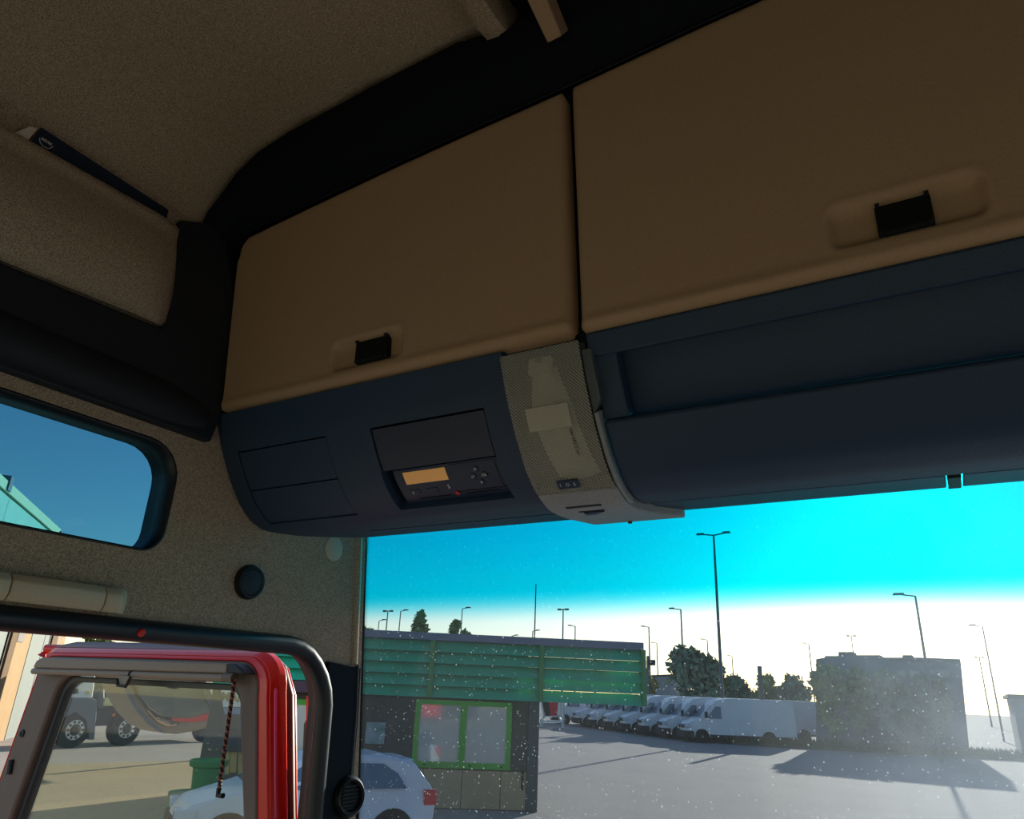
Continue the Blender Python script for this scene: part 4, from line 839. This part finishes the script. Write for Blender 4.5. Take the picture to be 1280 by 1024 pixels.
build('wiper', MB().tube([cx_(a, b, -19.92) for a, b in [(164, 850), (173, 869), (185, 885), (198, 894), (214, 898)]], 0.05, 8), BLK, tc_)
build('headlight', MB().prism([cx_(a, b, -19.94) for a, b in [(181, 880), (190, 890), (198, 897), (208, 902), (220, 903), (236, 907), (224, 908), (210, 908), (198, 904), (188, 894)]], (-0.03, 0, 0)), mat('headlight chrome', (150, 130, 116), 0.25, 0.6, metal=0.5, rgb2=(40, 34, 40), noise_scale=6, contrast=0.15), tc_)
build('chrome_edge', MB().tube([cx_(a, b, -19.93) for a, b in [(181, 880), (187, 891), (197, 901), (208, 907), (216, 907), (221, 905)]], 0.018, 6), mat('warm chrome', (240, 190, 140), 0.2, 0.5, metal=0.6), tc_)
build('door_pillar', MB().prism([cx_(a, b, -19.9) for a, b in [(246, 838), (255, 842), (278, 892), (283, 905), (276, 900), (262, 882), (252, 862)]], (-0.05, 0, 0)), mat('dark pillar paint', (64, 76, 84), 0.4, 0.4), tc_)
build('cream_strip', MB().prism([cx_(a, b, -19.85) for a, b in [(254, 838), (263, 840), (284, 893), (283, 902), (278, 896), (258, 852)]], (-0.05, 0, 0)), mat('cream panel', (236, 236, 208), 0.6, 0.3), tc_)
build('reflection_prop', MB().tube([(-22.3, onX(262, 900, -22.3).y, G), (-21.6, onX(262, 900, -21.6).y, -1.3)], 0.09, 8), DKB, tc_)  # prop added to carry the reflected shape
tc_.location.z = G
for ch in tc_.children:
    ch.location.z = onX(215, 915, -20).z - G
# ---- industrial hall on the left
Q1, Q2 = onZ(0, 602, 5.4), onZ(68, 662, 5.4); HD = (Q2 - Q1); HD.z = 0; HD.normalize(); HN = Vector((-HD.y, HD.x, 0))
if HN.dot(Q1) > 0: HN = -HN
hl = thing('industrial_hall', 'industrial hall with pale green eaves glazing and cream and brown bays, far left', 'building', Vector((Q1.x, Q1.y, G)))
def hu(px, py): return (onP(px, py, Q1, HN) - Q1).dot(HD)
def hp(u, z, off=0): return Vector((Q1.x, Q1.y, 0)) + HD * u + HN * off + Vector((0, 0, z))
def hpan(u0, u1, z0, z1, off, d): return MB().hexa([hp(u0, z0, off), hp(u1, z0, off), hp(u1, z1, off), hp(u0, z1, off), hp(u0, z0, off - d), hp(u1, z0, off - d), hp(u1, z1, off - d), hp(u0, z1, off - d)])
ue = hu(84, 800)
GLZ = mat('pale green glazing', (168, 214, 196), 0.5, 0.4, rgb2=(150, 200, 186), noise_scale=0.7); CREAM = mat('cream blockwork', (150, 130, 98), 0.85, 0.2, rgb2=(142, 122, 92), noise_scale=2)
BROWN = mat('brown pilaster', (92, 76, 54), 0.8, 0.2, noise_amt=0.1); TEALP = mat('pale teal cladding', (96, 112, 112), 0.6, 0.3, rgb2=(90, 106, 106), noise_scale=1)
PURP = mat('lilac grey glass', (76, 76, 98), 0.3, 0.5)
build('main_wall', hpan(-10, ue, G, 4.6, -0.4, 8), TEALP, hl)
u68 = hu(68, 662)
k_ = 0
for a in frange(-8, u68 - 0.2, 1.6)[:-1]: build('glazing_panel', hpan(a + 0.04, a + 1.56, 3.9, 5.1, 0.15, 0.05), GLZ, hl)
build('eaves_rail', hpan(-10, u68, 5.12, 5.42, 0.25, 0.3), mat('cream eaves', (214, 220, 184), 0.6, 0.3), hl); build('eaves_bracket', hpan(u68 - 0.15, u68 + 0.15, 5.0, 5.35, 0.3, 0.3), ROOFM, hl)
build('eaves_bracket', hpan(-0.1, 0.25, 5.15, 5.60, 0.3, 0.3), ROOFM, hl)
def band(a, b, m, nm, off=0.0, z0=G, z1=4.5, y=792): build(nm, hpan(hu(a, y), hu(b, y), z0, z1, off, 0.4), m, hl)
band(-6, 9.8, TEALP, 'cladding_sheet'); band(9.8, 11.6, BLK, 'downpipe', 0.05); band(11.6, 19, BROWN, 'pilaster', 0.12); band(19, 40, CREAM, 'block_bay', 0.02)
zt_ = onP(26, 803, Q1, HN).z; band(22, 30, PURP, 'bay_window', 0.06, zt_, 4.3)
band(40, 48.5, TEALP, 'cladding_sheet', 0.04); band(48.8, 56.5, TEALP, 'cladding_sheet', 0.03); band(56.8, 62.5, TEALP, 'cladding_sheet', 0.04); band(62.5, 64, BLK, 'downpipe', 0.06); band(64, 70.5, BROWN, 'pilaster', 0.12)
band(71, 72, BLK, 'downpipe', 0.05); band(72, 76, PURP, 'bay_window', 0.03); band(76, 83, CREAM, 'block_bay', 0.02)
# ---- trees
def tree(label, c, h, rx, crown0, m, seed, n=1500, lf=0.28, group=None, cone=False, name='tree'):
    rnd = random.Random(seed); c = Vector(c); root = thing(name, label, 'tree', c, group)
    mb = MB(); mb.tube([c, c + Vector((0.05, 0, h * 0.35)), c + Vector((0, 0.05, h * 0.8))], [h * 0.025, h * 0.018, h * 0.006], 7)
    for k in range(6):
        a = k * 2.4; mb.tube([c + Vector((0, 0, h * (0.3 + 0.07 * k))), c + Vector((math.cos(a) * rx * 0.6, math.sin(a) * rx * 0.6, h * (0.5 + 0.06 * k)))], [h * 0.010, h * 0.004], 5)
    build('trunk', mb, BARK, root)
    blobs = []
    for k in range(16):
        t = rnd.random(); a = rnd.random() * 6.28; wdt = (1 - 0.75 * t) if cone else math.sqrt(max(0.1, 1 - (2 * t - 1) ** 2))
        r_ = rx * wdt * (0.35 + 0.35 * rnd.random()); blobs.append((c + Vector((math.cos(a) * r_, math.sin(a) * r_, crown0 + (h - crown0) * (0.12 + 0.80 * t))), rx * (0.28 + 0.22 * rnd.random()) * (0.7 if cone and t > .6 else 1)))
    fm_ = MB()
    for i in range(n):
        bc_, br = rnd.choice(blobs); d = Vector((rnd.gauss(0, 1), rnd.gauss(0, 1), rnd.gauss(0, 1))).normalized(); p = bc_ + d * br * (0.55 + 0.65 * rnd.random())
        u = Vector((rnd.gauss(0, 1), rnd.gauss(0, 1), rnd.gauss(0, 1))).normalized(); v_ = u.cross(d + Vector((0.1, 0.2, 0.3))).normalized(); s_ = lf * (0.6 + 0.8 * rnd.random())
        fm_.add([p - u * s_, p + v_ * s_ * 0.6, p + u * s_, p - v_ * s_ * 0.6], [(0, 1, 2, 3)])
    o = build('foliage', fm_, m, root, smooth=0); o['kind'] = 'stuff'; return root
def tree_px(label, px, ytop, h, wpx, m, seed, **k):
    d = ray(px, ytop); s = (h + G) / d.z; p = d * s; dep = p.dot(fa); rx = wpx / 2 * dep / FP
    return tree(label, (p.x, p.y, G), h, rx, k.pop('crown0', h * 0.2), m, seed, **k)
tree_px('tall conical tree left above the kiosk roof', 527, 762, 12, 34, LEAF1, 1, cone=True, lf=0.5, n=1800)
tree_px('smaller pointed tree above the kiosk roof, right of the tall one', 570, 771, 11, 22, LEAF1, 2, cone=True, lf=0.45, n=1400)
tree_px('low bushy tree top just above the kiosk roof', 583, 785, 9.5, 26, LEAF1, 3, lf=0.45)
tree_px('tree at the left edge of the windscreen above the kiosk roof', 462, 782, 10, 26, LEAF1, 4, lf=0.5)
tree('big round dark tree standing behind the row of white vans', onY(869, 905, 66).to_2d().to_3d() + Vector((0, 0, G)), 6.6, 2.9, 1.2, LEAF2, 5, n=3800, lf=0.30)
ol = onY(809, 905, 80); tree('thin olive tree behind the end of the green louvres', (ol.x, 80, G), 5.6, 1.2, 1.0, LEAF3, 6, n=900)
for i, (px, yt, wp, m_, lb) in enumerate(((925, 846, 40, LEAF2, 'leftmost low tree of the line right of the tall lamp post'), (956, 842, 34, LEAF1, 'low tree behind the fence post above the van roof'), (990, 850, 44, LEAF2, 'low tree between fence post and the grey block'), (1033, 830, 46, LEAF1, 'rounded tree against the left corner of the grey block'), (1069, 829, 42, LEAF1, 'bright topped tree in front of the grey block'), (1110, 836, 54, LEAF2, 'wide tree in front of the middle of the grey block'), (1160, 846, 50, LEAF2, 'tree in front of the right part of the grey block'), (905, 850, 24, LEAF3, 'small yellowish tree right beside the big round one'))):
    Y_ = 82 if i < 3 or i == 7 else 52 - (i % 2)
    p = onY(px, yt, Y_); dep = p.dot(fa); tree(lb, (p.x, Y_, G), p.z - G, wp / 2 * dep / FP, 0.8, m_, 20 + i, n=1700, lf=0.3, group='low trees behind the white vans')
ft = onX(124, 796, -90); tree('tree top just over the open door edge at left', (ft.x, ft.y, G), ft.z - G, 3.0, 2, LEAF3, 40, n=700, lf=0.5)
# ---- verge
vg = MB(); rnd = random.Random(3)
A_, B2 = Vector((-13.2, 49.5, G)), Vector((26, 62, G)); vd = (B2 - A_).normalized(); vn = Vector((-vd.y, vd.x, 0))
struct('kerb', MB().hexa([A_ - vn * 1.1, B2 - vn * 1.1, B2 + vn * 1.4, A_ + vn * 1.4, A_ - vn * 1.1 + Vector((0, 0, 0.14)), B2 - vn * 1.1 + Vector((0, 0, 0.14)), B2 + vn * 1.4 + Vector((0, 0, 0.14)), A_ + vn * 1.4 + Vector((0, 0, 0.14))]), mat('soil verge', (86, 88, 70), 0.9, 0.1, noise_amt=0.3, noise_scale=2))
for i in range(9000):
    p = A_ + (B2 - A_) * rnd.random() + vn * rnd.uniform(-1.0, 1.3) + Vector((0, 0, 0.12)); hgt = rnd.uniform(0.15, 0.5); a = rnd.random() * 6.28; q = Vector((math.cos(a), math.sin(a), 0)) * 0.06
    vg.add([p - q, p + q, p + Vector((rnd.gauss(0, 0.08), rnd.gauss(0, 0.08), hgt))], [(0, 1, 2)])
tag(build('grass', vg, mat('grass', (92, 108, 72), 0.9, 0.1, rgb2=(62, 78, 52), noise_scale=1), smooth=0), 'rough grass growing on the verge in front of the vans', 'grass', kind='stuff')
# ---- lamp posts
def lamp(label, base, top, kind='single', r=0.09, side=1, group='street lamps around the yard'):
    base, top = Vector(base), Vector(top); root = thing('street_lamp', label, 'street lamp', base, group)
    build('pole', MB().tube([base, base.lerp(top, 0.5), top], [r, r * 0.8, r * 0.55], 10), STEEL, root)
    L_ = (top - base).length
    if kind in ('double', 'single'):
        for sg in ((-1, 1) if kind == 'double' else (side,)):
            e = top + Vector((sg * 0.95, 0, 0.12)) if kind == 'double' else top + Vector((sg * 0.8, 0, 0.10))
            build('arm', MB().tube([top - Vector((0, 0, 0.02)), e], r * 0.4, 8), STEEL, root)
            build('lamp_head', MB().hexa([e + Vector((-0.32, -0.15, -0.04)), e + Vector((0.32, -0.15, -0.04)), e + Vector((0.32, 0.15, -0.04)), e + Vector((-0.32, 0.15, -0.04)), e + Vector((-0.25, -0.1, 0.08)), e + Vector((0.25, -0.1, 0.08)), e + Vector((0.25, 0.1, 0.08)), e + Vector((-0.25, 0.1, 0.08))]), STEEL, root)
    elif kind == 'flood':
        build('crossbar', MB().tube([top - Vector((0.65, 0, 0)), top + Vector((0.65, 0, 0))], r * 0.5, 8), STEEL, root)
        for q in (-0.5, 0.5): build('lamp_head', MB().box(tuple(top + Vector((q - 0.22, -0.15, -0.10))), tuple(top + Vector((q + 0.22, 0.15, 0.10)))), STEEL, root)
    return root
def lamp_px(label, top, h, kind='single', r=0.09, side=1):
    p = onZ(top[0], top[1], h + G); return lamp(label, (p.x, p.y, G), p, kind, r, side)
t_ = onY(892, 669, 52.5); lamp('tallest lamp post with two arms, in front of the nearest white van', (t_.x - 0.1, 52.5, G), t_, 'double', 0.13)
for a in ((('thin tall post with no arm left of centre above the kiosk roof', (670, 730), 12, 'bare', 0.09)), ('T topped floodlight post above the kiosk roof', (704, 762), 12, 'flood', 0.13), ('short lamp just right of the T topped post above the kiosk', (719, 783), 11, 'single', 0.12, -1),
          ('slim leaning post between the sign and the big round tree', (851, 762), 10, 'single', 0.11, -1), ('lamp post directly behind the small sign by the louvre end', (811, 784), 11, 'single', 0.13, -1), ('far short lamp just right of the small sign', (821, 804), 11, 'single', 0.13, -1),
          ('lamp rising above the big round tree', (884, 800), 11, 'single', 0.13, -1), ('short post behind the low trees right of the tallest lamp', (915, 820), 10, 'single', 0.14, -1), ('lamp left of the grey block', (1011, 805), 11, 'single', 0.13, -1),
          ('T topped floodlight over the left part of the grey block', (1064, 795), 13, 'flood', 0.12), ('tall lamp at the right beyond the grey block', (1228, 783), 10, 'single', 0.09, -1),
          ('T topped floodlight far right beside the grey block', (1224, 822), 11, 'flood', 0.14), ('leftmost T topped post above the kiosk roof', (485, 764), 11, 'flood', 0.12), ('single post next to the leftmost T topped one', (501, 764), 11, 'single', 0.11, 1), ('faint short post at the left edge above the kiosk roof', (474, 776), 10, 'single', 0.1, 1),
          ('lamp behind the smaller pointed tree', (578, 761), 11, 'single', 0.1, 1), ('tiny far lamp in the middle above the kiosk roof', (640, 795), 10, 'single', 0.14, 1), ('short lamp beside the thin tall post above the kiosk roof', (666, 789), 10, 'single', 0.12, 1)):
    lamp_px(*a)
t_ = onY(1144, 745, 46.5); lamp('tall curved-arm lamp in front of the grey block', (t_.x, 46.5, G), t_, 'single', 0.10, side=-1)
fp = onY(956, 918, 50.8); tag(build('fence_post', MB().tube([(fp.x, 50.8, G), (fp.x, 50.8, onY(956, 833, 50.8).z)], 0.14, 10), STEEL), 'grey steel post standing before the white van side', 'post')
# small black sign on an arm at the louvre end
ss_ = thing('road_sign', 'small dark sign on a short post at the right end of the louvres', 'sign', onY(811, 840, 62).to_2d().to_3d() + Vector((0, 0, G)))
def q24(q, d=0.08): return MB().prism([onY(a, b, 62) for a, b in q], (0, d, 0))
build('sign_panel', q24([(810, 825), (819, 825), (819, 832), (810, 832)]), BLK, ss_); build('post', q24([(808, 820), (811, 820), (811, 904.5), (808, 904.5)]), STEEL, ss_); build('bracket', q24([(803, 826), (808, 827), (808, 828), (803, 827)]), BLK, ss_)
# red and black board on a white stand left of the vans
bd = thing('display_board', 'red and black board on a white frame between the kiosk post and the vans', 'board', Vector((onZ(690, 912, G).x, onZ(690, 912, G).y, G)))
p0 = onZ(690, 910, G); BYd = p0.y
def qb(q, d=0.2, dy=0): return MB().prism([onY(a, b, BYd + dy) for a, b in q], (0, d, 0))
build('red_panel', qb([(686, 877), (698, 877), (697, 895), (688, 895)]), mat('board red', (196, 24, 44), 0.5, 0.3), bd); build('black_panel', qb([(677, 877), (685.5, 877), (686.5, 896), (679, 896)]), BLK, bd)
for q in ([(675, 874), (704, 875), (704, 877), (675, 876)], [(675, 900), (704, 901), (704, 904), (675, 903)], [(675, 876), (677, 876), (681, 897), (679, 897)], [(698, 877), (700, 877), (699, 897), (696, 897)], [(702, 877), (704, 877), (704, 903), (702, 903)], [(679, 895), (681, 895), (677, 901), (675, 901)], [(696, 895), (698, 895), (702, 901), (700, 901)], [(679, 895), (698, 895), (698, 896.5), (679, 896.5)], [(675, 903), (677, 903), (677, 909), (675, 909)], [(702, 903), (704, 903), (704, 910), (702, 910)]):
    build('frame_bar', qb(q, 0.25, -0.05), WHT, bd)
# ---- grey blocks behind
gb = thing('office_block', 'hazy dark grey block with stepped parapet behind trees on the right', 'building', Vector((-4, 53, G)))
build('block_wall', MB().prism([onY(a, b, 54) for a, b in [(1020, 960), (1020, 824), (1031, 822), (1031, 820), (1046, 820), (1060, 819), (1100, 819), (1100, 822), (1150, 822), (1200, 824), (1213, 960)]], (0, 5, 0)), GREYB, gb)
build('parapet', MB().prism([onY(a, b, 53.9) for a, b in [(1112, 824), (1200, 824.5), (1200, 828), (1112, 827)]], (0, 0.3, 0)), GREYB2, gb)
for i in range(4):
    for j in range(2):
        q = onY(1118 + i * 18, 838 + j * 16, 53.95); build('window', MB().box((q.x, 53.92, q.z - 0.4), (q.x + 0.6, 53.99, q.z)), VGLASS, gb)
for k, (x0, x1, yt) in enumerate(((1048, 1066, 815), (1128, 1140, 819))):
    build('roof_unit', MB().prism([onY(x0, yt + 6, 56), onY(x0, yt, 56), onY(x1, yt, 56), onY(x1, yt + 6, 56)], (0, 2, 0)), GREYB2, gb)
fb_ = thing('far_building', 'low pale grey building left of the big round tree', 'building', Vector((-32, 95, G)))
build('wall', MB().prism([onY(a, b, 95) for a, b in [(815, 905), (815, 845), (838, 844), (838, 905)]], (0, 8, 0)), PALEB, fb_); build('roof_edge', MB().prism([onY(a, b, 94.8) for a, b in [(814, 846), (814, 844), (839, 843), (839, 845)]], (0, 8.4, 0)), GREYB2, fb_)
for a in (820, 828): build('window', MB().prism([onY(a, 850, 94.9), onY(a + 4, 850, 94.9), onY(a + 4, 856, 94.9), onY(a, 856, 94.9)], (0, 0.05, 0)), VGLASS, fb_)
lw = thing('low_hall', 'low long hall fading into haze at the right edge', 'building', Vector((14, 56, G)))
build('wall', MB().box((2.2, 56, G), (34, 64, 0.75)), PALEB, lw); build('roof', MB().box((2.0, 55.6, 0.75), (34.4, 64.4, 0.95)), GREYB2, lw)
for k in range(8): build('door_panel', MB().box((3.2 + k * 3.6, 55.95, G + 0.1), (5.6 + k * 3.6, 56.0, 0.2)), PALEB, lw)

# ------------------------------------------------------------------ lift everything so the yard lies at z = 0
for o in C.objects:
    if o.parent is None and o.type in ('MESH', 'EMPTY'): o.location.z += EYE
